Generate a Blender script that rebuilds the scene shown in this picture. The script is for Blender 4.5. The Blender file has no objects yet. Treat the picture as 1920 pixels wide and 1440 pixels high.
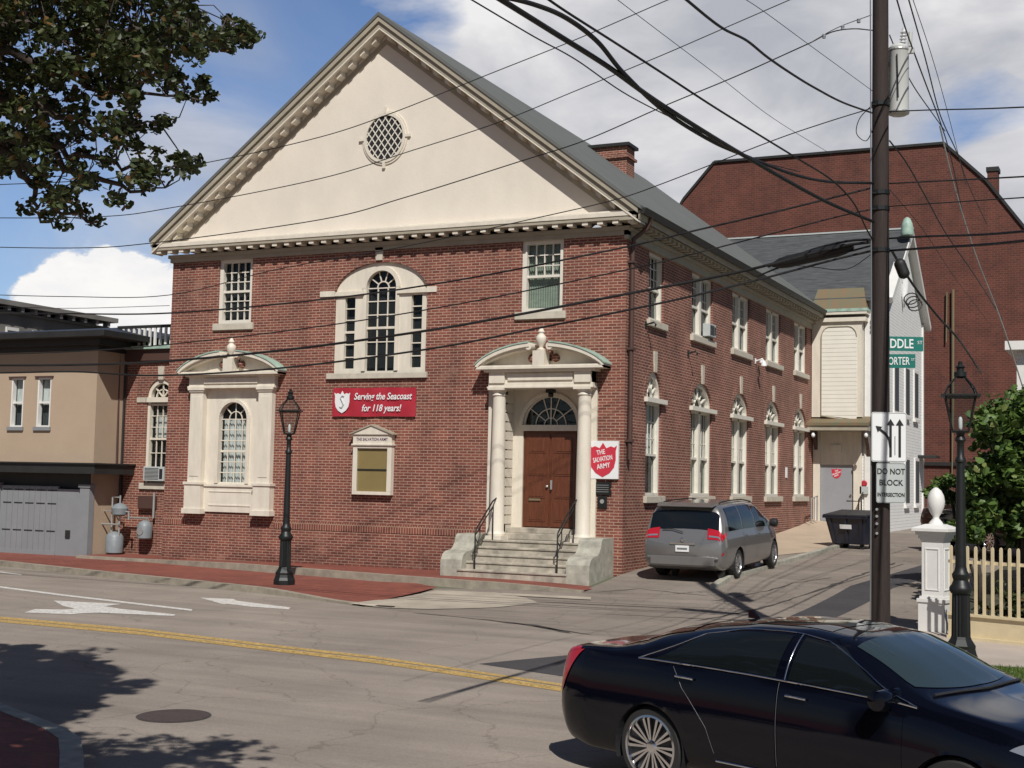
import bpy, bmesh, math, random
import numpy as np
from mathutils import Vector, Matrix, noise
from mathutils.geometry import tessellate_polygon
random.seed(7); NR = np.random.RandomState(11)
S = bpy.context.scene
COL = S.collection
PI = math.pi

# ------------------------------------------------------------------ camera
# world frame = the brick building's frame: x along its front, y into the block, z up
FPX = 2549.2
CP = Vector((23.84, -28.93, 2.4))
FW = Vector((-0.42597, 0.90178, 0.07303)).normalized()
RT = Vector((0.90466, 0.42561, 0.02124)).normalized()
UP = RT.cross(FW).normalized()
cam = bpy.data.cameras.new('camera'); cam_o = bpy.data.objects.new('camera', cam); COL.objects.link(cam_o)
cam.sensor_width = 36; cam.lens = 36*FPX/1920; cam.clip_end = 3000; cam.clip_start = 0.1
m3 = Matrix((RT, UP, -FW)).transposed()
cam_o.matrix_world = Matrix.Translation(CP) @ m3.to_4x4()
S.camera = cam_o
HF = Vector((FW.x, FW.y, 0)).normalized(); HR = Vector((HF.y, -HF.x, 0))

def ray(px, py): return FW + RT*((px-960)/FPX) + UP*((720-py)/FPX)
def PT(px, py, Y):
    """point on the pixel's sight line at horizontal distance Y ahead of the camera"""
    d = ray(px, py); return CP + d*(Y/d.dot(HF))
def PY(px, py, y):
    d = ray(px, py); return CP + d*((y-CP.y)/d.y)

# ------------------------------------------------------------------ light
SUN_TO = Vector((0.530, -0.848, 0)).normalized()
ELEV = math.radians(46)
sun = bpy.data.lights.new('sun', 'SUN'); sun.energy = 4.7; sun.angle = math.radians(0.53); sun.color = (1, 0.96, 0.90)
sun_o = bpy.data.objects.new('sun', sun); COL.objects.link(sun_o)
sd = SUN_TO*math.cos(ELEV) + Vector((0, 0, math.sin(ELEV)))
sun_o.rotation_euler = sd.to_track_quat('Z', 'Y').to_euler()

world = bpy.data.worlds.new('World'); S.world = world; world.use_nodes = True
nt = world.node_tree; nt.nodes.clear()
def N(t, ty, **k):
    n = t.nodes.new(ty)
    for a, b in k.items():
        if a.startswith('i_'):
            key = a[2:]
            key = int(key) if key.isdigit() else key.replace('_', ' ')
            n.inputs[key].default_value = b
        else: setattr(n, a, b)
    return n
sky = N(nt, 'ShaderNodeTexSky', sky_type='NISHITA', sun_disc=False)
sky.sun_elevation = ELEV; sky.sun_rotation = math.atan2(sd.x, sd.y)
sky.air_density = 1.0; sky.dust_density = 0.4; sky.ozone_density = 1.5; sky.altitude = 50
tc = N(nt, 'ShaderNodeTexCoord')
def mth(t, op, a, b=None, c=None, clamp=False):
    n = t.nodes.new('ShaderNodeMath'); n.operation = op; n.use_clamp = clamp
    for i, v in enumerate((a, b, c)):
        if v is None: continue
        if isinstance(v, (int, float)): n.inputs[i].default_value = v
        else: t.links.new(v, n.inputs[i])
    return n.outputs[0]
def noi(t, vec, scale, detail=6, rough=0.55, dist=0.0, lac=2.0):
    n = t.nodes.new('ShaderNodeTexNoise'); n.inputs['Scale'].default_value = scale; n.inputs['Detail'].default_value = detail
    n.inputs['Roughness'].default_value = rough; n.inputs['Distortion'].default_value = dist
    if vec is not None: t.links.new(vec, n.inputs['Vector'])
    return n.outputs[0]
def ramp(t, fac, stops, interp='LINEAR'):
    n = t.nodes.new('ShaderNodeValToRGB'); n.color_ramp.interpolation = interp
    e = n.color_ramp.elements
    while len(e) > len(stops): e.remove(e[-1])
    while len(e) < len(stops): e.new(0.5)
    for el, (p, c) in zip(e, stops):
        el.position = p; el.color = (c, c, c, 1) if isinstance(c, (int, float)) else (*c, 1)
    t.links.new(fac, n.inputs[0]); return n.outputs[0]
def mixc(t, f, a, b, mode='MIX'):
    n = t.nodes.new('ShaderNodeMix'); n.data_type = 'RGBA'; n.blend_type = mode
    for s, v in ((0, f), (6, a), (7, b)):
        if isinstance(v, (int, float)): n.inputs[s].default_value = v
        elif isinstance(v, tuple): n.inputs[s].default_value = (*v, 1)
        else: t.links.new(v, n.inputs[s])
    return n.outputs[2]
gen = tc.outputs['Generated']
mp = N(nt, 'ShaderNodeMapping'); mp.inputs['Scale'].default_value = (1, 1, 1.9); nt.links.new(gen, mp.inputs[0])
def blob(dx, dy, px, py, r0, r1):
    d = ray(px, py).normalized()
    v = nt.nodes.new('ShaderNodeVectorMath'); v.operation = 'DISTANCE'; nt.links.new(gen, v.inputs[0]); v.inputs[1].default_value = d
    return mth(nt, 'SUBTRACT', 1, mth(nt, 'DIVIDE', mth(nt, 'SUBTRACT', v.outputs[1], r0, clamp=False), r1-r0), clamp=True)
n1 = noi(nt, mp.outputs[0], 5.0, 8, 0.58, 0.3)
n2 = noi(nt, mp.outputs[0], 13.0, 7, 0.6)
acc = None
for a in [(0,0,930,60,.02,.10), (0,0,1250,120,.12,.32), (0,0,1650,60,.05,.22), (0,0,1120,330,.05,.2), (0,0,1450,300,.06,.2), (0,0,1915,110,.0,.05), (0,0,1900,330,.02,.1)]:
    b = blob(*a); acc = b if acc is None else mth(nt, 'MAXIMUM', acc, b)
hole = mth(nt, 'MAXIMUM', blob(0,0,1790,190,.0,.07), mth(nt, 'MULTIPLY', blob(0,0,420,170,.04,.21), 1.1))
big = mth(nt, 'SUBTRACT', mth(nt, 'ADD', acc, mth(nt, 'MULTIPLY', mth(nt, 'SUBTRACT', n1, 0.5), 1.8)), mth(nt, 'MULTIPLY', hole, 0.55))
# far from the pictured part of the sky: sparse noise cloud, dimmed further down to deepen the shadows
gmask = ramp(nt, n1, [(0.55, 0.0), (0.70, 0.35)])
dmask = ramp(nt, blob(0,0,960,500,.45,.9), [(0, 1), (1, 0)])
m_big = mth(nt, 'MAXIMUM', ramp(nt, big, [(0.18, 0.0), (0.55, 1.0)]), mth(nt, 'MULTIPLY', gmask, dmask))
# thin veil low on the left, between the blue and the cumulus
veil = mth(nt, 'MULTIPLY', ramp(nt, noi(nt, mp.outputs[0], 7, 5, 0.5, 0.5), [(0.40, 0.12), (0.62, 0.8)]), blob(0,0,330,330,.03,.17))
m_all = mth(nt, 'MAXIMUM', m_big, mth(nt, 'MULTIPLY', veil, 0.95))
# the bright cumulus
cu = None
for a in [(0,0,210,560,.006,.062), (0,0,150,545,.004,.045), (0,0,285,560,.002,.05), (0,0,200,500,.0,.03), (0,0,90,575,.0,.04)]:
    b = blob(*a); cu = b if cu is None else mth(nt, 'MAXIMUM', cu, b)
cum = ramp(nt, mth(nt, 'ADD', cu, mth(nt, 'MULTIPLY', mth(nt, 'SUBTRACT', n2, 0.5), 1.7)), [(0.32, 0.0), (0.46, 1.0)])
m_all = mth(nt, 'MAXIMUM', m_all, cum)
shade = ramp(nt, noi(nt, mp.outputs[0], 6.5, 6, 0.55, 0.4), [(0.36, (4.3, 4.45, 4.95)), (0.56, (6.4, 6.4, 6.65)), (0.70, (8.3, 8.2, 8.2))])
cumcol = ramp(nt, n2, [(0.3, (7.6, 7.7, 8.1)), (0.6, (9.4, 9.2, 9.0))])
ccol = mixc(nt, cum, shade, cumcol)
skyb = mixc(nt, 1.0, sky.outputs[0], (0.75, 0.82, 0.99), 'MULTIPLY')
final = mixc(nt, m_all, skyb, ccol)
final = mixc(nt, dmask, final, mixc(nt, 1.0, final, (0.50, 0.45, 0.41), 'MULTIPLY'))  # unseen sky darkened and made less blue to deepen the shadows
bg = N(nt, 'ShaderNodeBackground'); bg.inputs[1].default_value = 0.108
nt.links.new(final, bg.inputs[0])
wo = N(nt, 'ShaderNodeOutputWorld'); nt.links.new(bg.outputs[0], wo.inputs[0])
S.view_settings.view_transform = 'Standard'; S.view_settings.look = 'None'; S.view_settings.exposure = -0.05; S.view_settings.gamma = 1
S.render.engine = 'CYCLES'
S.render.resolution_x = 1024; S.render.resolution_y = 768

# ------------------------------------------------------------------ materials
MT = {}
def mat(name, col, rough=0.7, metal=0.0, var=0.0, vscale=3.0, bump=0.0, bscale=40.0, col2=None, spec=0.5, coat=0.0, stretch=None, transl=0.0):
    m = bpy.data.materials.new(name); m.use_nodes = True; t = m.node_tree; b = t.nodes['Principled BSDF']
    b.inputs['Base Color'].default_value = (*col, 1); b.inputs['Roughness'].default_value = rough; b.inputs['Metallic'].default_value = metal
    b.inputs['Specular IOR Level'].default_value = spec
    if coat: b.inputs['Coat Weight'].default_value = coat; b.inputs['Coat Roughness'].default_value = 0.03
    c = t.nodes.new('ShaderNodeTexCoord'); v = c.outputs['Object']
    if stretch:
        mpn = t.nodes.new('ShaderNodeMapping'); mpn.inputs['Scale'].default_value = stretch; t.links.new(v, mpn.inputs[0]); v = mpn.outputs[0]
    if var or col2:
        f = noi(t, v, vscale, 8, 0.62)
        f = ramp(t, f, [(0.3, 0.0), (0.7, 1.0)])
        lo = col2 if col2 else tuple(x*(1-var) for x in col)
        hi = col if col2 else tuple(min(1, x*(1+var)) for x in col)
        o = mixc(t, f, lo, hi); t.links.new(o, b.inputs['Base Color'])
    if bump:
        bn = t.nodes.new('ShaderNodeBump'); bn.inputs['Strength'].default_value = bump; bn.inputs['Distance'].default_value = 0.02
        t.links.new(noi(t, v, bscale, 5, 0.6), bn.inputs['Height']); t.links.new(bn.outputs[0], b.inputs['Normal'])
    MT[name] = m; return m

def brick_mat(name, c1, c2, mortar, bw=0.215, rh=0.0686, ms=0.011, dark=0.5, horiz=False, rough=0.85, stain=0.4):
    m = bpy.data.materials.new(name); m.use_nodes = True; t = m.node_tree; b = t.nodes['Principled BSDF']
    b.inputs['Roughness'].default_value = rough
    c = t.nodes.new('ShaderNodeTexCoord'); sx = t.nodes.new('ShaderNodeSeparateXYZ'); t.links.new(c.outputs['Object'], sx.inputs[0])
    sn = t.nodes.new('ShaderNodeSeparateXYZ'); t.links.new(c.outputs['Normal'], sn.inputs[0])
    cb = t.nodes.new('ShaderNodeCombineXYZ')
    if horiz:
        t.links.new(sx.outputs[0], cb.inputs[0]); t.links.new(sx.outputs[1], cb.inputs[1])
    else:
        isx = mth(t, 'GREATER_THAN', mth(t, 'ABSOLUTE', sn.outputs[0]), 0.7)
        u = mth(t, 'ADD', mth(t, 'MULTIPLY', sx.outputs[1], isx), mth(t, 'MULTIPLY', sx.outputs[0], mth(t, 'SUBTRACT', 1, isx)))
        t.links.new(u, cb.inputs[0]); t.links.new(sx.outputs[2], cb.inputs[1])
    br = t.nodes.new('ShaderNodeTexBrick'); t.links.new(cb.outputs[0], br.inputs['Vector'])
    br.inputs['Scale'].default_value = 1; br.inputs['Brick Width'].default_value = bw; br.inputs['Row Height'].default_value = rh
    br.inputs['Mortar Size'].default_value = ms; br.inputs['Mortar Smooth'].default_value = 0.15; br.inputs['Bias'].default_value = -0.1
    br.inputs['Color1'].default_value = (*c1, 1); br.inputs['Color2'].default_value = (*c2, 1); br.inputs['Mortar'].default_value = (*mortar, 1)
    st = ramp(t, noi(t, c.outputs['Object'], 0.9, 8, 0.65), [(0.3, 1-stain), (0.6, 1.0), (0.8, 1.0+stain*0.3)])
    o = mixc(t, 1.0, br.outputs['Color'], st, 'MULTIPLY')
    st2 = ramp(t, noi(t, c.outputs['Object'], 30, 4, 0.6), [(0.25, 0.82), (0.7, 1.12)])
    smp = t.nodes.new('ShaderNodeMapping'); smp.inputs['Scale'].default_value = (1.6, 1.6, 0.16); t.links.new(c.outputs['Object'], smp.inputs[0])
    if not horiz:
        dz = mth(t, 'ADD', mth(t, 'MULTIPLY', sx.outputs[2], 0.45), mth(t, 'MULTIPLY', noi(t, c.outputs['Object'], 2.2, 7, 0.7), 1.3)); o = mixc(t, 1.0, o, ramp(t, dz, [(0.72, 0.70), (1.0, 1.0)]), 'MULTIPLY')
    if not horiz: o = mixc(t, 1.0, o, ramp(t, noi(t, smp.outputs[0], 1.4, 6, 0.6), [(0.30, 0.80), (0.48, 1.0), (0.75, 1.08)]), 'MULTIPLY')
    o = mixc(t, ramp(t, noi(t, c.outputs['Object'], 1.7, 5, 0.6), [(0.56, 0.0), (0.70, 0.45)]), o, tuple(0.5*(a+b) for a, b in zip(c1, mortar)))
    o = mixc(t, 1.0, o, st2, 'MULTIPLY')
    t.links.new(o, b.inputs['Base Color'])
    bn = t.nodes.new('ShaderNodeBump'); bn.inputs['Strength'].default_value = 0.5; bn.inputs['Distance'].default_value = 0.006
    inv = mth(t, 'SUBTRACT', 1, br.outputs['Fac']); t.links.new(inv, bn.inputs['Height']); t.links.new(bn.outputs[0], b.inputs['Normal'])
    MT[name] = m; return m

brick_mat('brick', (0.238, 0.070, 0.048), (0.138, 0.038, 0.028), (0.42, 0.285, 0.21), ms=0.0095)
brick_mat('brick_soldier', (0.23, 0.063, 0.042), (0.145, 0.037, 0.026), (0.40, 0.265, 0.19), bw=0.072, rh=0.215)
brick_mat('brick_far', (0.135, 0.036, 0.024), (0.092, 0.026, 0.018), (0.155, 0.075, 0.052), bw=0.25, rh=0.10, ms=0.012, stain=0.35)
brick_mat('brick_paving', (0.27, 0.072, 0.048), (0.20, 0.055, 0.038), (0.15, 0.07, 0.05), bw=0.2, rh=0.1, ms=0.006, horiz=True, stain=0.3)
mat('cream_stucco', (0.685, 0.628, 0.540), 0.8, var=0.06, vscale=1.1, bump=0.2, bscale=25, stretch=(0.9, 1, 0.6))
mat('cream_paint', (0.655, 0.605, 0.510), 0.55, var=0.09, vscale=3, bump=0.08, stretch=(2, 2, 0.5))
mat('taupe_paint', (0.34, 0.305, 0.235), 0.6, var=0.12, vscale=3, bump=0.08)
mat('window_paint', (0.68, 0.65, 0.57), 0.5, var=0.05, vscale=5)
mat('stone_trim', (0.50, 0.46, 0.38), 0.8, var=0.12, vscale=6, bump=0.1)
mat('white_paint', (0.70, 0.69, 0.66), 0.5, var=0.05, vscale=3)
mat('copper_green', (0.30, 0.42, 0.35), 0.55, var=0.25, vscale=5)
mat('slate', (0.066, 0.070, 0.072), 0.7, var=0.45, vscale=2.0, bump=0.4, bscale=6, stretch=(1, 6, 8))
mat('roof_grey', (0.118, 0.124, 0.116), 0.75, var=0.10, vscale=0.8, bump=0.12, bscale=8)
mat('dark_trim', (0.022, 0.022, 0.021), 0.5, var=0.2)
mat('tan_stucco', (0.405, 0.31, 0.222), 0.85, var=0.05, vscale=1.2, bump=0.25, bscale=30)
mat('grey_paint', (0.225, 0.236, 0.246), 0.5, var=0.06, vscale=2)
mat('grey_door', (0.27, 0.28, 0.30), 0.5, var=0.05)
mat('grey_building', (0.19, 0.18, 0.165), 0.8, var=0.2, vscale=1)
mat('granite', (0.34, 0.33, 0.275), 0.8, var=0.28, vscale=5, bump=0.25, bscale=30)
mat('kerb_stone', (0.29, 0.255, 0.20), 0.85, var=0.25, vscale=4, bump=0.25, bscale=30)
mat('step_stone', (0.36, 0.325, 0.265), 0.85, var=0.42, vscale=3.2, bump=0.3, bscale=22)
mat('concrete_pale', (0.38, 0.335, 0.27), 0.85, var=0.2, vscale=1.5, bump=0.15, bscale=40)
mat('concrete_walk', (0.42, 0.36, 0.31), 0.85, var=0.12, vscale=1.2, bump=0.15)
mat('ramp_tan', (0.43, 0.34, 0.25), 0.9, var=0.12, vscale=1.2)
mat('iron', (0.016, 0.018, 0.018), 0.45, metal=0.3, var=0.2, vscale=10)
mat('black_plastic', (0.014, 0.016, 0.022), 0.45)
mat('wire', (0.010, 0.010, 0.010), 0.6)
mat('pole_wood', (0.028, 0.018, 0.015), 0.8, var=0.35, vscale=6, bump=0.4, bscale=20, stretch=(6, 6, 0.5))
mat('bark', (0.06, 0.045, 0.035), 0.9, var=0.3, vscale=8, bump=0.5)
mat('galvanised', (0.45, 0.46, 0.45), 0.45, metal=0.6, var=0.1)
mat('transformer_grey', (0.50, 0.51, 0.49), 0.45, var=0.05)
mat('meter_grey', (0.20, 0.225, 0.24), 0.5, var=0.12, vscale=8)
mat('door_wood', (0.115, 0.037, 0.018), 0.35, var=0.3, vscale=4, stretch=(8, 8, 0.7))
mat('downspout_brown', (0.075, 0.040, 0.032), 0.5)
mat('rubber', (0.018, 0.018, 0.018), 0.75)
mat('seam_glint', (0.10, 0.10, 0.11), 0.4)  # light grey paints the faint highlight along the door edges
mat('chrome', (0.75, 0.75, 0.76), 0.12, metal=1.0)
mat('alloy', (0.55, 0.55, 0.56), 0.25, metal=0.9)
mat('wheel_dark', (0.02, 0.02, 0.022), 0.5)
mat('paint_navy', (0.002, 0.0025, 0.006), 0.07, metal=0.0, spec=0.42)
mat('paint_grey', (0.255, 0.25, 0.245), 0.32, metal=0.6, coat=0.7)
mat('car_glass', (0.006, 0.008, 0.009), 0.04, spec=0.7)
mat('windscreen_glass', (0.026, 0.040, 0.044), 0.04, spec=1.0)
mat('lens_red', (0.42, 0.012, 0.022), 0.18, coat=1.0)
mat('lens_clear', (0.40, 0.42, 0.45), 0.10, metal=0.6, coat=1.0)
mat('sign_white', (0.74, 0.75, 0.75), 0.45, var=0.03)
mat('sign_grey_white', (0.43, 0.46, 0.45), 0.5, var=0.05)
mat('sign_black', (0.012, 0.012, 0.014), 0.5)
mat('sign_green', (0.010, 0.155, 0.125), 0.4)
mat('sign_back', (0.35, 0.36, 0.36), 0.4, metal=0.7)
mat('banner_red', (0.37, 0.018, 0.035), 0.6, var=0.08, vscale=3)
mat('shield_red', (0.52, 0.030, 0.055), 0.5)
mat('notice_tan', (0.36, 0.25, 0.10), 0.6, var=0.06)
mat('purple_ink', (0.10, 0.055, 0.12), 0.6)
for nm_, c_, h_ in (('paint_white_road', (0.64, 0.62, 0.58), .10), ('paint_yellow_road', (0.52, 0.345, 0.11), .22)):
    m_ = mat(nm_, c_, 0.7, var=0.2, vscale=7); t_ = m_.node_tree; b_ = t_.nodes['Principled BSDF']; c0 = t_.nodes.new('ShaderNodeTexCoord')
    al = ramp(t_, noi(t_, c0.outputs['Object'], 26, 8, 0.75), [(0.36, 0.0), (0.43+h_*.4, 1.0)]); t_.links.new(al, b_.inputs['Alpha'])
mat('manhole_iron', (0.085, 0.062, 0.058), 0.7, metal=0.3, var=0.25, vscale=20, bump=0.5, bscale=60)
mat('fence_cream', (0.62, 0.52, 0.33), 0.6, var=0.08, vscale=6)
mat('bin_navy', (0.012, 0.015, 0.028), 0.45, var=0.3, vscale=4)
mat('twig', (0.05, 0.04, 0.035), 0.9)
mat('curtain_white', (0.62, 0.63, 0.62), 0.9, var=0.25, vscale=9, stretch=(3, 3, 0.4))
mat('blind_cream', (0.50, 0.47, 0.37), 0.9, var=0.06)
mat('blind_green', (0.27, 0.31, 0.25), 0.9, var=0.22, vscale=5, stretch=(1, 1, 5))
mat('room_dark', (0.012, 0.012, 0.013), 0.9)
mat('room_grey', (0.055, 0.062, 0.068), 0.7)
mat('room_green', (0.16, 0.19, 0.155), 0.7, var=0.3, vscale=3)
mat('copper_rust', (0.20, 0.115, 0.06), 0.7, col2=(0.12, 0.14, 0.085), vscale=2.2, stretch=(3, 0.6, 0.5))

def add_wave_bump(name, col, axis, scale, strength=0.8, dist=0.02, line=0.55):
    m = mat(name, col, 0.6); t = m.node_tree; b = t.nodes['Principled BSDF']
    c = t.nodes.new('ShaderNodeTexCoord'); s = t.nodes.new('ShaderNodeSeparateXYZ'); t.links.new(c.outputs['Object'], s.inputs[0])
    f = mth(t, 'FRACT', mth(t, 'MULTIPLY', s.outputs[axis], scale))
    edge = ramp(t, f, [(0.0, line), (0.10, 1.0), (0.9, 1.0), (1.0, 0.97)])
    n = ramp(t, noi(t, c.outputs['Object'], 2, 6), [(0.3, 0.93), (0.7, 1.0)])
    o = mixc(t, 1.0, mixc(t, 1.0, col, edge, 'MULTIPLY'), n, 'MULTIPLY'); t.links.new(o, b.inputs['Base Color'])
    bn = t.nodes.new('ShaderNodeBump'); bn.inputs['Strength'].default_value = strength; bn.inputs['Distance'].default_value = dist
    t.links.new(mth(t, 'SUBTRACT', 1, f), bn.inputs['Height']); t.links.new(bn.outputs[0], b.inputs['Normal'])
add_wave_bump('clapboard', (0.70, 0.70, 0.68), 2, 9.0)
add_wave_bump('clapboard_cream', (0.70, 0.67, 0.59), 2, 6.8, line=0.40)

def asphalt(name, base, warm, scale=1.0):
    m = bpy.data.materials.new(name); m.use_nodes = True; t = m.node_tree; b = t.nodes['Principled BSDF']
    b.inputs['Roughness'].default_value = 0.88; b.inputs['Specular IOR Level'].default_value = 0.3
    c = t.nodes.new('ShaderNodeTexCoord'); v = c.outputs['Object']
    mpn = t.nodes.new('ShaderNodeMapping'); mpn.inputs['Scale'].default_value = (0.12, 1.5, 1); mpn.inputs['Rotation'].default_value = (0, 0, 0.15); t.links.new(v, mpn.inputs[0])
    a = ramp(t, noi(t, v, 0.35*scale, 7, 0.65), [(0.3, 0.80), (0.7, 1.12)])
    s = ramp(t, noi(t, mpn.outputs[0], 1.3*scale, 7, 0.6), [(0.3, 0.80), (0.7, 1.10)])
    f = ramp(t, noi(t, v, 38, 6, 0.85), [(0.25, 0.68), (0.75, 1.32)])
    dots = ramp(t, noi(t, v, 6, 8, 0.75), [(0.27, 0.72), (0.40, 1.0)])
    col = mixc(t, noi(t, v, 0.6, 4), base, warm)
    for q in (a, s, f, dots): col = mixc(t, 1.0, col, q, 'MULTIPLY')
    # hairline cracks
    vo = t.nodes.new('ShaderNodeTexVoronoi'); vo.feature = 'DISTANCE_TO_EDGE'; vo.inputs['Scale'].default_value = 0.33
    dn = t.nodes.new('ShaderNodeVectorMath'); dn.operation = 'ADD'; t.links.new(v, dn.inputs[0])
    nn = t.nodes.new('ShaderNodeTexNoise'); nn.inputs['Scale'].default_value = 1.2; nn.inputs['Detail'].default_value = 6; t.links.new(v, nn.inputs['Vector'])
    t.links.new(nn.outputs['Color'], dn.inputs[1]); t.links.new(dn.outputs[0], vo.inputs['Vector'])
    cr = ramp(t, vo.outputs['Distance'], [(0.0, 0.70), (0.004, 0.92), (0.009, 1.0)])
    gate = ramp(t, noi(t, v, 0.4, 3), [(0.27, 1.0), (0.33, 0.0)])
    crk = mixc(t, gate, cr, (1.0, 1.0, 1.0))
    col = mixc(t, 1.0, col, crk, 'MULTIPLY')
    t.links.new(col, b.inputs['Base Color'])
    bn = t.nodes.new('ShaderNodeBump'); bn.inputs['Strength'].default_value = 0.35; bn.inputs['Distance'].default_value = 0.01
    t.links.new(noi(t, v, 70, 4, 0.7), bn.inputs['Height']); t.links.new(bn.outputs[0], b.inputs['Normal'])
    MT[name] = m
asphalt('asphalt', (0.282, 0.242, 0.206), (0.305, 0.260, 0.219))
asphalt('asphalt_lot', (0.235, 0.202, 0.172), (0.265, 0.224, 0.188), 1.6)
asphalt('asphalt_patch', (0.058, 0.056, 0.062), (0.068, 0.062, 0.064))
mat('crack', (0.055, 0.048, 0.042), 0.9, var=0.3, vscale=10)
mat('ground_far', (0.10, 0.11, 0.07), 0.9, var=0.3, vscale=0.3)
mat('soil', (0.050, 0.048, 0.028), 0.95, var=0.4, vscale=3)
mat('grass', (0.085, 0.14, 0.028), 0.8, var=0.4, vscale=8)

def leaf_mat(name, c1, c2, c3):
    m = bpy.data.materials.new(name); m.use_nodes = True; t = m.node_tree; b = t.nodes['Principled BSDF']
    g = t.nodes.new('ShaderNodeNewGeometry'); r = g.outputs['Random Per Island']
    col = ramp(t, r, [(0.0, c1), (0.6, c2), (0.90, c2), (0.97, c3)]); t.links.new(col, b.inputs['Base Color'])
    b.inputs['Roughness'].default_value = 0.5
    tr = t.nodes.new('ShaderNodeBsdfTranslucent'); t.links.new(col, tr.inputs[0])
    mx = t.nodes.new('ShaderNodeMixShader'); mx.inputs[0].default_value = 0.25
    out = t.nodes['Material Output']; t.links.new(b.outputs[0], mx.inputs[1]); t.links.new(tr.outputs[0], mx.inputs[2]); t.links.new(mx.outputs[0], out.inputs[0])
    MT[name] = m
leaf_mat('leaf_maple', (0.016, 0.026, 0.008), (0.060, 0.080, 0.024), (0.15, 0.08, 0.028))
leaf_mat('leaf_shrub', (0.035, 0.075, 0.015), (0.11, 0.18, 0.038), (0.18, 0.21, 0.06))
leaf_mat('leaf_grass', (0.06, 0.11, 0.02), (0.11, 0.17, 0.035), (0.2, 0.18, 0.06))

def glass_mat(name, tint, refl=0.0):
    m = bpy.data.materials.new(name); m.use_nodes = True; t = m.node_tree; t.nodes.remove(t.nodes['Principled BSDF'])
    tr = N(t, 'ShaderNodeBsdfTransparent'); tr.inputs[0].default_value = (*tint, 1)
    gl = N(t, 'ShaderNodeBsdfGlossy'); gl.inputs['Roughness'].default_value = 0.02; gl.inputs[0].default_value = (0.62, 0.64, 0.66, 1)
    ge = t.nodes.new('ShaderNodeNewGeometry'); dp = t.nodes.new('ShaderNodeVectorMath'); dp.operation = 'DOT_PRODUCT'
    t.links.new(ge.outputs['Normal'], dp.inputs[0]); t.links.new(ge.outputs['Incoming'], dp.inputs[1])
    f = mth(t, 'ADD', mth(t, 'MULTIPLY', mth(t, 'POWER', mth(t, 'SUBTRACT', 1, mth(t, 'ABSOLUTE', dp.outputs['Value']), clamp=True), 5), 0.9), 0.05+refl)
    c = t.nodes.new('ShaderNodeTexCoord'); bn = t.nodes.new('ShaderNodeBump'); bn.inputs['Strength'].default_value = 0.08; bn.inputs['Distance'].default_value = 0.02
    t.links.new(noi(t, c.outputs['Object'], 2.5, 2), bn.inputs['Height']); t.links.new(bn.outputs[0], gl.inputs['Normal'])
    mx = N(t, 'ShaderNodeMixShader'); t.links.new(f, mx.inputs[0]); t.links.new(tr.outputs[0], mx.inputs[1]); t.links.new(gl.outputs[0], mx.inputs[2])
    t.links.new(mx.outputs[0], t.nodes['Material Output'].inputs[0]); MT[name] = m
glass_mat('glass', (0.80, 0.84, 0.83))

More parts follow.
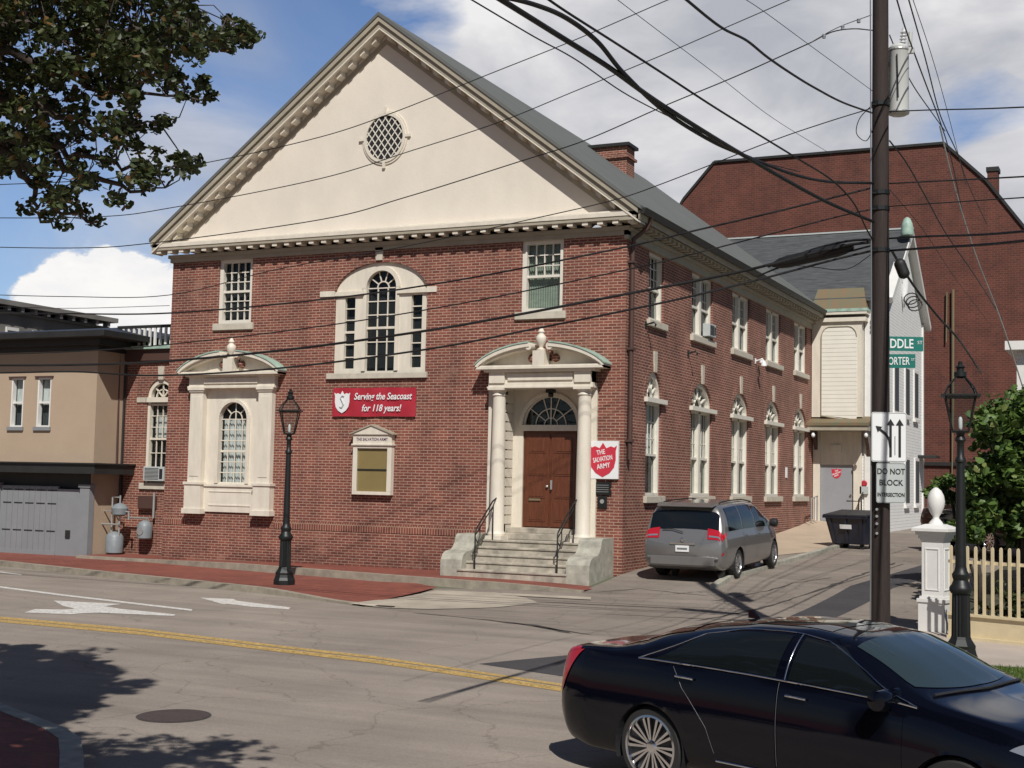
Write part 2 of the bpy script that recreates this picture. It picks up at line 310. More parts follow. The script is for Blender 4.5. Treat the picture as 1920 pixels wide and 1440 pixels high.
# ------------------------------------------------------------------ mesh helpers
class MB:
    def __init__(s): s.v = []; s.f = []; s.mi = []
    def add(s, vs, fs, mi=0):
        k = len(s.v); s.v += [tuple(v) for v in vs]; s.f += [tuple(i+k for i in f) for f in fs]; s.mi += [mi]*len(fs)
    def box(s, x0, x1, y0, y1, z0, z1, mi=0):
        s.add([(x0,y0,z0),(x1,y0,z0),(x1,y1,z0),(x0,y1,z0),(x0,y0,z1),(x1,y0,z1),(x1,y1,z1),(x0,y1,z1)],
              [(0,3,2,1),(4,5,6,7),(0,1,5,4),(1,2,6,5),(2,3,7,6),(3,0,4,7)], mi)
    def hexa(s, p, mi=0):   # 8 points: bottom 4, top 4
        s.add(p, [(0,3,2,1),(4,5,6,7),(0,1,5,4),(1,2,6,5),(2,3,7,6),(3,0,4,7)], mi)
    def prism(s, poly, off, mi=0):     # poly 3d pts, extruded by vector off
        poly = [Vector(p) for p in poly]; off = Vector(off); n = len(poly)
        tris = tessellate_polygon([poly])
        s.add(poly, [tuple(t) for t in tris], mi)
        s.add([p+off for p in poly], [tuple(reversed(t)) for t in tris], mi)
        s.add(poly+[p+off for p in poly], [(i, (i+1)%n, n+(i+1)%n, n+i) for i in range(n)], mi)
    def tube(s, pts, r, seg=8, mi=0, cap=True):
        pts = [Vector(p) for p in pts]; n = len(pts)
        rs = r if isinstance(r, (list, tuple)) else [r]*n
        vs = []; prev = None
        for i, p in enumerate(pts):
            d = (pts[min(i+1, n-1)]-pts[max(i-1, 0)]).normalized()
            if prev is None:
                a = d.orthogonal().normalized()
            else:
                a = (prev - d*prev.dot(d)); a = a.normalized() if a.length > 1e-6 else d.orthogonal().normalized()
            prev = a; b = d.cross(a)
            for k in range(seg):
                t = 2*PI*k/seg; vs.append(p+(a*math.cos(t)+b*math.sin(t))*rs[i])
        fs = [(i*seg+k, i*seg+(k+1)%seg, (i+1)*seg+(k+1)%seg, (i+1)*seg+k) for i in range(n-1) for k in range(seg)]
        if cap: fs += [tuple(range(seg))[::-1], tuple((n-1)*seg+k for k in range(seg))]
        s.add(vs, fs, mi)
    def lathe(s, prof, seg=20, c=(0,0,0), mi=0, axis='z', cap=True):
        vs = []; n = len(prof)
        for (r, h) in prof:
            for k in range(seg):
                t = 2*PI*(k+0.5)/seg
                x, y = r*math.cos(t), r*math.sin(t)
                if axis == 'z': vs.append((c[0]+x, c[1]+y, c[2]+h))
                elif axis == 'y': vs.append((c[0]+x, c[1]+h, c[2]+y))
                else: vs.append((c[0]+h, c[1]+x, c[2]+y))
        fs = [(i*seg+k, i*seg+(k+1)%seg, (i+1)*seg+(k+1)%seg, (i+1)*seg+k) for i in range(n-1) for k in range(seg)]
        if cap: fs += [tuple(range(seg))[::-1], tuple((n-1)*seg+k for k in range(seg))]
        s.add(vs, fs, mi)
    def bar(s, p, q, w, h, up=(0,0,1), mi=0):
        p = Vector(p); q = Vector(q); d = (q-p).normalized(); u = Vector(up); a = d.cross(u).normalized()*w/2; b = a.cross(d).normalized()*h/2
        s.hexa([p-a-b, p+a-b, q+a-b, q-a-b, p-a+b, p+a+b, q+a+b, q-a+b], mi)
    def build(s, name, mats, parent=None, smooth=False, bevel=0.0, auto=None):
        me = bpy.data.meshes.new(name); me.from_pydata(s.v, [], s.f)
        if isinstance(mats, str): mats = [mats]
        for m in mats: me.materials.append(MT[m])
        me.polygons.foreach_set('material_index', s.mi)
        bm = bmesh.new(); bm.from_mesh(me)
        bmesh.ops.recalc_face_normals(bm, faces=bm.faces)
        if smooth:
            bmesh.ops.remove_doubles(bm, verts=bm.verts, dist=1e-5)
        bm.to_mesh(me); bm.free()
        if smooth:
            me.polygons.foreach_set('use_smooth', [True]*len(me.polygons))
            if auto: me.set_sharp_from_angle(angle=math.radians(auto))
        o = bpy.data.objects.new(name, me); COL.objects.link(o)
        if parent is not None: o.parent = parent
        if bevel:
            b = o.modifiers.new('bevel', 'BEVEL'); b.width = bevel; b.segments = 2; b.limit_method = 'ANGLE'
        return o
def tag(o, label=None, cat=None, group=None, kind=None):
    if label: o['label'] = label
    if cat: o['category'] = cat
    if group: o['group'] = group
    if kind: o['kind'] = kind
    return o
def thing(name, label, cat, loc=(0,0,0), rz=0.0, group=None):
    o = bpy.data.objects.new(name, None); COL.objects.link(o); o.location = loc; o.rotation_euler = (0, 0, rz); o.empty_display_size = 0.3
    return tag(o, label, cat, group)
def copy_tree(o, parent=None):
    c = o.copy(); COL.objects.link(c)
    if parent is not None: c.parent = parent
    for ch in list(o.children): copy_tree(ch, c)
    return c

class Pl:
    """wall plane: a along the wall, z up, d depth into the wall"""
    def __init__(s, kind, pos): s.k = kind; s.p = pos
    def __call__(s, a, z, d=0.0):
        return Vector((a, s.p+d, z)) if s.k == 'y' else Vector((s.p-d, a, z))
def pbox(m, pl, a0, a1, z0, z1, d0, d1, mi=0):
    P = [pl(a0,z0,d0), pl(a1,z0,d0), pl(a1,z0,d1), pl(a0,z0,d1), pl(a0,z1,d0), pl(a1,z1,d0), pl(a1,z1,d1), pl(a0,z1,d1)]
    m.hexa(P, mi)
def ppoly(m, pl, pts, d0, d1, mi=0):
    m.prism([pl(a, z, d0) for a, z in pts], pl(0,0,d1)-pl(0,0,d0), mi)
def pbar(m, pl, p, q, w, d0, d1, mi=0):
    dx, dz = q[0]-p[0], q[1]-p[1]; l = math.hypot(dx, dz); nx, nz = -dz/l*w/2, dx/l*w/2
    ppoly(m, pl, [(p[0]+nx,p[1]+nz),(q[0]+nx,q[1]+nz),(q[0]-nx,q[1]-nz),(p[0]-nx,p[1]-nz)], d0, d1, mi)
def parc(m, pl, cx, cz, r0, r1, d0, d1, a0=0.0, a1=PI, n=20, ez=1.0, ez1=None, mi=0):
    ez1 = ez if ez1 is None else ez1
    for i in range(n):
        t0 = a0+(a1-a0)*i/n; t1 = a0+(a1-a0)*(i+1)/n
        P = []
        for d in (d0, d1):
            P += [pl(cx+r0*math.cos(t0), cz+r0*ez*math.sin(t0), d), pl(cx+r1*math.cos(t0), cz+r1*ez1*math.sin(t0), d),
                  pl(cx+r1*math.cos(t1), cz+r1*ez1*math.sin(t1), d), pl(cx+r0*math.cos(t1), cz+r0*ez*math.sin(t1), d)]
        m.hexa(P, mi)
def arc_pts(cx, cz, r, ez=1.0, a0=PI, a1=0.0, n=20):
    return [(cx+r*math.cos(a0+(a1-a0)*i/n), cz+r*ez*math.sin(a0+(a1-a0)*i/n)) for i in range(n+1)]
def wall_panel(m, pl, outer, holes, reveal=0.22, mi=0, rmi=None, back=None):
    loops = [[pl(a, z) for a, z in outer]] + [[pl(a, z) for a, z in h] for h in holes]
    flat = [v for l in loops for v in l]
    tris = tessellate_polygon(loops); m.add(flat, [tuple(t) for t in tris], mi)
    for h in holes:
        n = len(h); v = [pl(a, z) for a, z in h]+[pl(a, z, reveal) for a, z in h]
        m.add(v, [(i, (i+1)%n, n+(i+1)%n, n+i) for i in range(n)], mi if rmi is None else rmi)
def rect(a0, a1, z0, z1): return [(a0,z0),(a1,z0),(a1,z1),(a0,z1)]

# sash window in a rectangular opening
def sash(pl, par, a0, a1, z0, z1, cols, ru, rl, cas=0.09, rec=0.10, room='room_dark', mid=0.5, sill=True, sillw=0.1, fm='window_paint', mun=0.022, blind=None, sm='stone_trim'):
    m = MB(); d0, d1 = rec, rec+0.09
    for q in ((a0,a0+cas,z0,z1),(a1-cas,a1,z0,z1),(a0+cas,a1-cas,z1-cas,z1),(a0+cas,a1-cas,z0,z0+cas*0.9)): pbox(m, pl, *q, d0-0.02, d1+0.04)
    A0, A1, Z0, Z1 = a0+cas, a1-cas, z0+cas*0.9, z1-cas
    zm = Z0+(Z1-Z0)*mid
    pbox(m, pl, A0, A1, zm-0.03, zm+0.03, d0+0.02, d1+0.02)
    for i in range(1, cols):
        a = A0+(A1-A0)*i/cols
        if ru: pbox(m, pl, a-mun/2, a+mun/2, zm+0.03, Z1, d0+0.035, d1)
        if rl: pbox(m, pl, a-mun/2, a+mun/2, Z0, zm-0.03, d0+0.055, d1+0.01)
    for k, (lo, hi) in ((ru, (zm, Z1)), (rl, (Z0, zm))):
        for i in range(1, k):
            z = lo+(hi-lo)*i/k; pbox(m, pl, A0, A1, z-mun/2, z+mun/2, d0+0.04, d1-0.003)
    w = m.build('window', fm, par)
    g = MB(); P = [pl(A0,Z0,d1+0.015), pl(A1,Z0,d1+0.015), pl(A1,Z1,d1+0.015), pl(A0,Z1,d1+0.015)]; g.add(P, [(0,1,2,3)]); g.build('pane', 'glass', w)
    r = MB(); pbox(r, pl, a0, a1, z0, z1, d1+0.14, d1+0.18); r.build('blind', room, w)
    if blind:   # (z fraction kept covered from top, material)
        b = MB(); zt = Z1-(Z1-Z0)*blind[0]
        n = 14
        vs = []
        for i in range(n*2+1):
            a = A0+(A1-A0)*i/(2*n); dd = d1+0.07+(0.02 if i%2 else 0)
            vs += [pl(a, Z1, dd), pl(a, zt, dd)]
        b.add(vs, [(2*i, 2*i+2, 2*i+3, 2*i+1) for i in range(2*n)]); b.build('curtain', blind[1], w)
    if sill:
        s = MB(); pbox(s, pl, a0-sillw, a1+sillw, z0-0.17, z0, -0.07, rec+0.02); s.build('sill', sm, w, bevel=0.008)
    return w

# ------------------------------------------------------------------ ground and roads
def ss(t): t = max(0.0, min(1.0, t)); return t*t*(3-2*t)
def zg(x, y):
    a = -0.20*ss((-9-y)/9)
    b = 0.0
    if y > -6: b = 0.42*((min(y, 0)+6)/6)**1.6
    if y > 0: b += 0.028*min(y, 20)+0.008*max(0, min(y, 120)-20)
    b *= ss((x-6)/5)
    lot = 0.0
    if y > 0 and x < 15.5:
        lot = np.interp(y, [0, 3, 13.6, 17.2, 19, 30], [0, .07, .17, .30, .42, .42])*min(1, (15.5-x)/2.3)*ss((x-6)/5)
    return a+b+float(lot)
def gp(px, py, off=0.0):
    d = ray(px, py); lo, hi = 3.0, 400.0
    t = 3.0
    while t < 400:
        p = CP+d*t
        if p.z < zg(p.x, p.y)+off: break
        t += 0.5
    lo, hi = t-0.5, t
    for _ in range(30):
        mid = (lo+hi)/2; p = CP+d*mid
        if p.z < zg(p.x, p.y)+off: hi = mid
        else: lo = mid
    return CP+d*hi
def gxy(px, py, off=0.0): p = gp(px, py, off); return (p.x, p.y)
def sheet(name, poly, off, mt, step=1.0, thick=0.0, zf=zg, kind='structure', parent=None):
    bm = bmesh.new(); vs = [bm.verts.new((x, y, 0)) for x, y in poly]
    for t in tessellate_polygon([[Vector((x, y, 0)) for x, y in poly]]):
        try: bm.faces.new([vs[i] for i in t])
        except ValueError: pass
    xs = [p[0] for p in poly]; ys = [p[1] for p in poly]
    for ax, lo, hi in ((0, min(xs), max(xs)), (1, min(ys), max(ys))):
        c = math.ceil(lo/step)*step
        while c < hi:
            if (hi-lo) < 120 or abs(c) < 60 or int(round(c/step)) % 10 == 0:
                pc = [0, 0, 0]; pc[ax] = c; pn = [0, 0, 0]; pn[ax] = 1
                bmesh.ops.bisect_plane(bm, geom=bm.verts[:]+bm.edges[:]+bm.faces[:], plane_co=pc, plane_no=pn)
            c += step
    for v in bm.verts: v.co.z = zf(v.co.x, v.co.y)+off
    bmesh.ops.recalc_face_normals(bm, faces=bm.faces)
    if thick:
        ret = bmesh.ops.extrude_face_region(bm, geom=bm.faces[:])
        # extruded copy goes down
        for v in [g for g in ret['geom'] if isinstance(g, bmesh.types.BMVert)]: v.co.z -= thick
        bmesh.ops.recalc_face_normals(bm, faces=bm.faces)
    else:
        for f in bm.faces:
            if f.normal.z < 0: f.normal_flip()
    me = bpy.data.meshes.new(name); bm.to_mesh(me); bm.free(); me.materials.append(MT[mt])
    o = bpy.data.objects.new(name, me); COL.objects.link(o)
    if parent is not None: o.parent = parent
    elif kind: o['kind'] = kind
    return o

sheet('ground', [(-400, -300), (400, -300), (400, 500), (-400, 500)], -0.06, 'ground_far', 4.0)
KERB = [(-60, -0.6), (-12, -0.8), (-6, -1.75), (-3.06, -2.6), (1.66, -3.95), (4.5, -4.65), (7.2, -5.35), (9.2, -6.05), (10.2, -6.45)]
SEAM = [gxy(*p) for p in [(780, 1150), (900, 1160), (1000, 1174), (1110, 1192), (1300, 1205)]]
NEARK = [gxy(150, 1600), gxy(157, 1500), gxy(155, 1440), gxy(150, 1408), gxy(120, 1388), gxy(80, 1372), gxy(0, 1340)]
road_poly = KERB + SEAM + [(20.0, -9.0), (21.5, -9.6), (24.0, -11.0), (60, -22), (60, -60), (18, -60), (14.8, -21.5)] + NEARK + [(4, -13.6), (-10, -9.5), (-60, -8)]
sheet('road', road_poly, 0.0, 'asphalt', 1.0)
lotp = [(10.2, -6.45)] + [(9.9, -3.0), (13.0, -2.45), (13.0, 40.0), (15.55, 40.0), (15.55, 0.3), (15.7, -1.0), (16.2, -2.5)] + [(SEAM[3][0], SEAM[3][1])] + SEAM[2::-1]
sheet('parking_apron', lotp, 0.0, 'asphalt_lot', 1.0)
sheet('side_street', [SEAM[3], (16.2, -2.5), (15.7, -1.0), (15.55, 0.3), (15.55, 90), (21.5, 90), (21.5, -9.6), (20.0, -9.0), SEAM[4]], 0.0, 'asphalt_lot', 1.0)
# trench patches
sheet('road_patch', [gxy(898, 1245), gxy(1096, 1226), gxy(1180, 1222), gxy(1160, 1290), gxy(1072, 1271)], 0.004, 'asphalt_patch', 1.0)
a1, a2, b1, b2 = gp(1478, 1157), gp(1731, 1059), gp(1570, 1157), gp(1731, 1086)
dr = (a2-a1).normalized(); db = (b2-b1).normalized()
sheet('street_patch', [(a1.x-dr.x*3, a1.y-dr.y*3), (a2.x+dr.x*2, a2.y+dr.y*2), (b2.x+db.x*2, b2.y+db.y*2), (b1.x-db.x*2.2, b1.y-db.y*2.2)], 0.004, 'asphalt_patch', 1.0)
def crack(pts, w, off=0.004, mt='crack', nm='road_crack', jit=0.03):
    P = []
    pw = [Vector(gxy(*p)) for p in pts]
    for a, b in zip(pw, pw[1:]):
        n = max(2, int((b-a).length/0.25))
        for i in range(n): P.append(a.lerp(b, i/n)+Vector((random.uniform(-jit, jit), random.uniform(-jit, jit))))
    P.append(pw[-1]); L = []; R_ = []
    for i, p in enumerate(P):
        d = (P[min(i+1, len(P)-1)]-P[max(i-1, 0)]).normalized(); n = Vector((-d.y, d.x)); ww = w*random.uniform(0.4, 1.3)/2
        if i in (0, len(P)-1): ww = 0.004
        L.append(p+n*ww); R_.append(p-n*ww)
    m = MB(); n = len(P)
    m.add([(q.x, q.y, zg(q.x, q.y)+off) for q in L]+[(q.x, q.y, zg(q.x, q.y)+off) for q in R_], [(i, i+1, n+i+1, n+i) for i in range(n-1)])
    o = m.build(nm, mt); o['kind'] = 'structure'; return o
crack([(775, 1149), (870, 1158), (960, 1168), (1040, 1180), (1110, 1191)], 0.10)
crack([(930, 1166), (1000, 1172), (1070, 1188)], 0.16)
crack([(1300, 1165), (1420, 1142), (1560, 1098), (1680, 1055)], 0.09)
crack([(1100, 1150), (1300, 1160), (1400, 1163)], 0.05)
crack([(1000, 1128), (1150, 1135), (1300, 1142)], 0.06)
crack([(1330, 1128), (1440, 1108), (1560, 1083)], 0.05)
crack([(1120, 1110), (1200, 1104), (1330, 1118)], 0.05)

# pavements on the far side of the main street
def swz(x, y): return (0.13 if x < 6.5 else 0.13-0.10*ss((x-6.5)/3.4)) + max(0, zg(x, y)-0.0)*ss((x-6)/4)
walk = KERB[:-1] + [(9.95, -6.3), (9.93, -3.0), (9.0, -2.3), (4.4, -1.3), (0, -0.2), (-2.7, 0.6), (-8, 0.9), (-60, 0.9)]
def inset(poly, k, d):   # move kerb line inwards (towards +y)
    return [(x, y+d) for x, y in poly[:k]]
kin = [(x+0.04, y+0.17) for x, y in KERB[:-1]]
sheet('brick_pavement', kin + [(9.95, -6.05), (9.93, -3.0), (9.0, -2.3), (4.4, -1.3), (0, -0.2), (-2.7, 0.6), (-8, 0.9), (-60, 0.9)], 0.0, 'brick_paving', 1.0, zf=swz)
kp = KERB[:-1]+[(10.0, -6.3)]; kq = kin+[(10.0, -6.05)]
sheet('kerb', kp+kq[::-1], 0.005, 'kerb_stone', 0.5, thick=0.2, zf=swz)
# pale concrete ramp
sheet('concrete_ramp', [gxy(*p, off=.04) for p in [(655, 1131), (818, 1104), (930, 1108), (985, 1118), (1010, 1127), (930, 1136), (800, 1139), (730, 1137)]], 0.012, 'concrete_pale', 0.7, zf=lambda x, y: max(zg(x, y), swz(x, y) if x < 9.93 else 0)+0.0)
# raised brick strip with its granite kerb against the building
SK = [(-2.7, -0.28), (0.0, -0.42), (2.2, -0.95), (4.4, -1.45), (7.8, -2.1), (10.5, -2.58), (13.1, -2.62)]
def stz(x, y): return 0.20+0.09*ss((x+1)/5)-0.07*ss((x-11.2)/1.9)
sheet('raised_brick_strip', [(x, y+0.16) for x, y in SK]+[(13.1, -0.2), (13.1, 0.05), (-2.7, 1.45)], 0.0, 'brick_paving', 2.0, zf=stz)
sheet('granite_kerb', SK+[(x, y+0.16) for x, y in SK[::-1]], 0.004, 'kerb_stone', 1.0, thick=0.3, zf=stz)
sheet('white_road_line', [gxy(940, 1113), gxy(1108, 1121), gxy(1108, 1126), gxy(940, 1117)], 0.018, 'concrete_pale', 1.0)
# kerb along the side street, tan ramp by the side wall
skp = [(15.42, -1.2), (15.36, 0.5), (15.4, 9), (15.4, 18.6), (15.56, 18.6), (15.56, 9), (15.54, 0.5), (15.58, -1.2)]
sheet('side_kerb', skp, 0.09, 'granite', 1.0, thick=0.16)
sheet('side_pavement', [(13.02, 5.0), (14.6, 6.0), (15.38, 9.5), (15.38, 18.9), (13.02, 18.9)], 0.012, 'ramp_tan', 1.0)
# right-hand corner: concrete pavement, grass verge, kerb
FA, FB = gp(1780, 1196, .08), gp(1925, 1211, .08)
sheet('concrete_pavement', [gxy(1690, 1226, .08), gxy(1700, 1188, .08), (20.2, -5.1), (21.0, -5.55), (40, -8.1), (40, -9.0), gxy(1925, 1252, .08), gxy(1820, 1246, .08)], 0.08, 'concrete_walk', 1.0)
sheet('garden_soil', [(20.45, -5.2), (21.0, -5.52), (40, -8.05), (40, 32), (20.6, 32)], 0.06, 'soil', 2.0)
sheet('verge', [gxy(1700, 1226, .08), gxy(1820, 1247, .08), gxy(1925, 1253, .08), (40, -9.2), (40, -12), gxy(1925, 1288, .08), gxy(1850, 1280, .08), gxy(1700, 1262, .08)], 0.07, 'grass', 1.0)
k1 = [gxy(1700, 1262, .08), gxy(1850, 1280, .08), gxy(1925, 1288, .08), (40, -12.2)]
k2 = [gxy(1700, 1270, .08), gxy(1850, 1290, .08), gxy(1925, 1299, .08), (40, -12.5)]
sheet('corner_kerb', k1+k2[::-1], 0.085, 'granite', 1.0, thick=0.2)
sheet('near_pavement', NEARK+[(-60, -8), (-60, -60), (14, -60), (14.8, -21.5)], 0.12, 'brick_paving', 1.0, thick=0.15)
NK2 = [(x-0.16, y-0.12) for x, y in NEARK]
sheet('near_kerb', NEARK+NK2[::-1], 0.126, 'granite', 0.5, thick=0.2)
# markings
def mark(name, mt, pts, off=0.006): return sheet(name, [gxy(*p) for p in pts], off, mt, 1.0)
yl = [(-40, 1156), (0, 1160), (270, 1183.5), (540, 1216), (700, 1234), (880, 1260), (1065, 1288), (1180, 1306)]
mark('yellow_line', 'paint_yellow_road', [(x, y-3.4) for x, y in yl]+[(x, y+1.2-(x/1200)*0.3) for x, y in yl[::-1]])
mark('yellow_line', 'paint_yellow_road', [(x, y+2.1+x*0.001) for x, y in yl]+[(x, y+6.8+x*0.004) for x, y in yl[::-1]])
mark('white_line', 'paint_white_road', [(0, 1099.5), (120, 1115), (361, 1143), (359, 1146), (120, 1118), (0, 1102.5)])
mark('turn_arrow_marking', 'paint_white_road', [(329, 1152.5), (326, 1155.5), (268, 1153), (190, 1149.5), (160, 1150), (132, 1152.5), (46, 1149), (66, 1142.5), (118, 1143.5), (140, 1142), (118, 1136.5), (100, 1126.5), (228, 1133), (196, 1137), (225, 1142)])
mark('arrow_marking', 'paint_white_road', [(375, 1121.2), (437, 1123.5), (445, 1127), (545, 1139.5), (541, 1143), (470, 1138), (424, 1132.5), (420, 1134)])
mark('white_line', 'paint_white_road', [(0, 1072), (40, 1077), (40, 1079), (0, 1074)])
def disc(name, c, r, off, mt, ring=None):
    m = MB(); n = 40
    z = zg(c.x, c.y)
    for k in range(n):
        t0, t1 = 2*PI*k/n, 2*PI*(k+1)/n
        r0 = ring or 0.0
        P = [(c.x+q*math.cos(t), c.y+q*math.sin(t)) for q, t in ((r0, t0), (r, t0), (r, t1), (r0, t1))]
        m.add([(x, y, zg(x, y)+off) for x, y in P], [(0, 1, 2, 3)])
    return m.build(name, mt)
mc = gp(326, 1343)
mh = tag(disc('manhole_cover', mc, 0.36, 0.008, 'manhole_iron'), 'round rusty iron manhole cover in the street beyond the tree shadow', 'manhole cover')
disc('rim', mc, 0.40, 0.006, 'crack', 0.355).parent = mh
dc = gp(720, 1139)
dr_ = MB(); dr_.box(dc.x-.18, dc.x+.18, dc.y-.02, dc.y+.10, dc.z-.02, dc.z+.03)
dr_ = tag(dr_.build('street_drain', 'dark_trim'), 'small dark drain opening at the foot of the pale concrete ramp', 'drain')

# ------------------------------------------------------------------ main brick building
FP = Pl('y', 0.0); SPn = Pl('x', 13.0)
hall = thing('brick_hall', 'two-storey red brick hall with cream gable and grey roof on the corner', 'building', (0, 0, 0))
# openings
W1 = (1.53, 2.61, 6.43, 8.16); W2 = (10.36, 11.44, 6.43, 8.16)
PC, PZ = 6.5, 7.04                      # three-part window: centre, springing
pal = [(5.17, 5.06), (7.83, 5.06), (7.83, PZ)] + arc_pts(PC, PZ, 1.33, 0.60, 0.0, PI, 26)[1:-1] + [(5.17, PZ)]
SURX, SURZ = 2.17, 3.84
sur = rect(0.95, 3.35, 1.6, 4.75)
por = rect(9.98, 12.05, 1.1, 4.72)
m = MB()
wall_panel(m, FP, [(0, 0.0), (13, 0.0), (13, 8.3), (0, 8.3)], [rect(*W1), rect(*W2), pal, sur, por], 0.2)
# side wall
LOW = [(1.46, 2.60)] + [(4.93+3.74*i-0.0, 6.80+3.74*i) for i in range(4)]
LOW = [(1.48, 2.60), (4.94, 6.79), (8.70, 10.52), (12.44, 14.26), (16.10, 17.92)]
UPP = [(1.55, 2.65), (4.90, 6.75), (8.66, 10.50), (12.42, 14.24), (16.10, 17.90)]
LZ0, LZS, LTOP = 2.17, 4.42, 5.17
def arch_open(a0, a1): 
    c = (a0+a1)/2; r = (a1-a0)/2
    return [(a0, LZ0), (a1, LZ0), (a1, LZS)] + arc_pts(c, LZS, r, (LTOP-LZS)/r, 0.0, PI, 16)[1:-1] + [(a0, LZS)]
holes = [arch_open(*l) for l in LOW] + [rect(a, b, 6.35, 8.02) for a, b in UPP]
wall_panel(m, SPn, [(0, 0.0), (18.96, 0.0), (18.96, 8.3), (0, 8.3)], holes, 0.2)
m.add([(0,0,0), (0,18.96,0), (0,18.96,8.3), (0,0,8.3)], [(0,1,2,3)])
m.add([(0,18.96,0), (13,18.96,0), (13,18.96,8.3), (6.5,18.96,13.6), (0,18.96,8.3)], [(0,1,2,3,4)])
m.build('wall', 'brick', hall)
# soldier course, proud of the wall
for a, b in ((0.0, 0.78), (3.55, 9.28)):
    m = MB(); pbox(m, FP, a, b, 1.13, 1.33, -0.012, 0.05); m.build('brick_band', 'brick_soldier', hall)
def brick_arch(m, pl, cx, cz, r, ez, t=0.22):
    parc(m, pl, cx, cz, r, r+t, -0.006, 0.05, 0, PI, 22, ez, (r*ez+t)/(r+t))
m = MB(); brick_arch(m, FP, PC, PZ, 1.335, 0.60, 0.2); m.build('brick_arch', 'brick', hall)
for a0, a1 in LOW:
    m = MB(); brick_arch(m, SPn, (a0+a1)/2, LZS, (a1-a0)/2+0.005, (LTOP-LZS)/((a1-a0)/2), 0.2); m.build('brick_arch', 'brick', hall)
# interior floor plate so nothing shows through
m = MB(); m.box(0.3, 12.7, 0.9, 18.6, 0.5, 8.1); m.build('core', 'room_dark', hall)

# gable and cornices
SL = 0.765; RZ = 14.03; PJ = 0.40
def roofz(x, off=0.0): return RZ-off-SL*abs(x-6.5)
m = MB(); m.prism([(0.0, -0.02, 8.62), (13.0, -0.02, 8.62), (13.0, -0.02, roofz(13)-0.2), (6.5, -0.02, RZ-0.2), (0.0, -0.02, roofz(0)-0.2)], (0, 0.15, 0))
m.build('gable', 'cream_stucco', hall)
m = MB()   # horizontal cornice: frieze, bed, corona with fillet
m.box(-0.06, 13.06, -0.05, 0.1, 8.13, 8.33); m.box(-0.10, 13.10, -0.10, 0.1, 8.24, 8.33)
m.box(-PJ+0.02, 13.0+PJ-0.02, -PJ+0.02, 0.1, 8.425, 8.50)
m.build('cornice', 'taupe_paint', hall)
m = MB(); m.box(-PJ, 13.0+PJ, -PJ, 0.12, 8.50, 8.60); m.box(-PJ+.1, 13.0+PJ-.1, -PJ+.14, 0.12, 8.60, 8.66); m.build('cornice_fillet', 'cream_paint', hall, bevel=0.006)
n = 37
for i in range(n):
    x = -0.22+13.44*i/(n-1); m = MB(); m.box(x-0.07, x+0.07, -PJ+0.05, -0.08, 8.345, 8.426); m.build('modillion', 'cream_paint', hall)
# raking cornice: sloped bars
def rake(m, s, z0, z1, y0, y1, x0=None, xe=None):
    """band under the roof slope s=-1 left / +1 right from offsets z0..z1 below the roof top"""
    xa = 6.5; xb = 6.5+s*(6.5+PJ+0.02) if xe is None else xe
    for ya, yb in ((y0, y1),):
        P = [(xa, ya, RZ-z1), (xb, ya, roofz(xb, z1)), (xb, yb, roofz(xb, z1)), (xa, yb, RZ-z1), (xa, ya, RZ-z0), (xb, ya, roofz(xb, z0)), (xb, yb, roofz(xb, z0)), (xa, yb, RZ-z0)]
        m.hexa(P)
m = MB(); mf = MB()
for s in (-1, 1):
    rake(m, s, 0.03, 0.20, -PJ-0.06, 0.05); rake(m, s, 0.20, 0.345, -PJ, 0.05)
    rake(mf, s, 0.355, 0.395, -PJ-0.015, 0.04)
    rake(m, s, 0.52, 0.66, -0.045, -0.021, xe=6.5+s*6.3)
    k = 20
    for i in range(k):
        x = 6.5+s*(0.22+6.35*i/(k-1)); w = 0.06
        xa, xb = x-w, x+w
        mm = MB()
        mm.hexa([(xa, -PJ+0.10, roofz(xa, 0.52)), (xb, -PJ+0.10, roofz(xb, 0.52)), (xb, -0.05, roofz(xb, 0.52)), (xa, -0.05, roofz(xa, 0.52)),
                 (xa, -PJ+0.10, roofz(xa, 0.40)), (xb, -PJ+0.10, roofz(xb, 0.40)), (xb, -0.05, roofz(xb, 0.40)), (xa, -0.05, roofz(xa, 0.40))])
        mm.build('modillion', 'cream_paint', hall)
m.build('raking_cornice', 'taupe_paint', hall); mf.build('raking_fillet', 'cream_paint', hall)
# roof
m = MB()
YE = 19.3
for s in (-1, 1):
    xe = 6.5+s*(7.0 if s > 0 else 6.95)
    P = [(6.5, -PJ-0.09, RZ-0.06), (xe, -PJ-0.09, roofz(xe)-0.06), (xe, YE, roofz(xe)-0.06), (6.5, YE, RZ-0.06), (6.5, -PJ-0.09, RZ+0.03), (xe, -PJ-0.09, roofz(xe)+0.03), (xe, YE, roofz(xe)+0.03), (6.5, YE, RZ+0.03)]
    m.hexa(P)
rf = m.build('roof', 'roof_grey', hall)
# chimney
m = MB(); m.box(7.75, 8.95, 10.7, 11.4, 11.2, 13.1); ch = m.build('chimney', 'brick', hall)
m = MB(); m.box(7.68, 9.02, 10.63, 11.47, 12.72, 12.80); m.build('corbel', 'brick', ch)
m = MB(); m.box(7.65, 9.05, 10.6, 11.5, 13.1, 13.2); m.build('cap', 'dark_trim', ch)
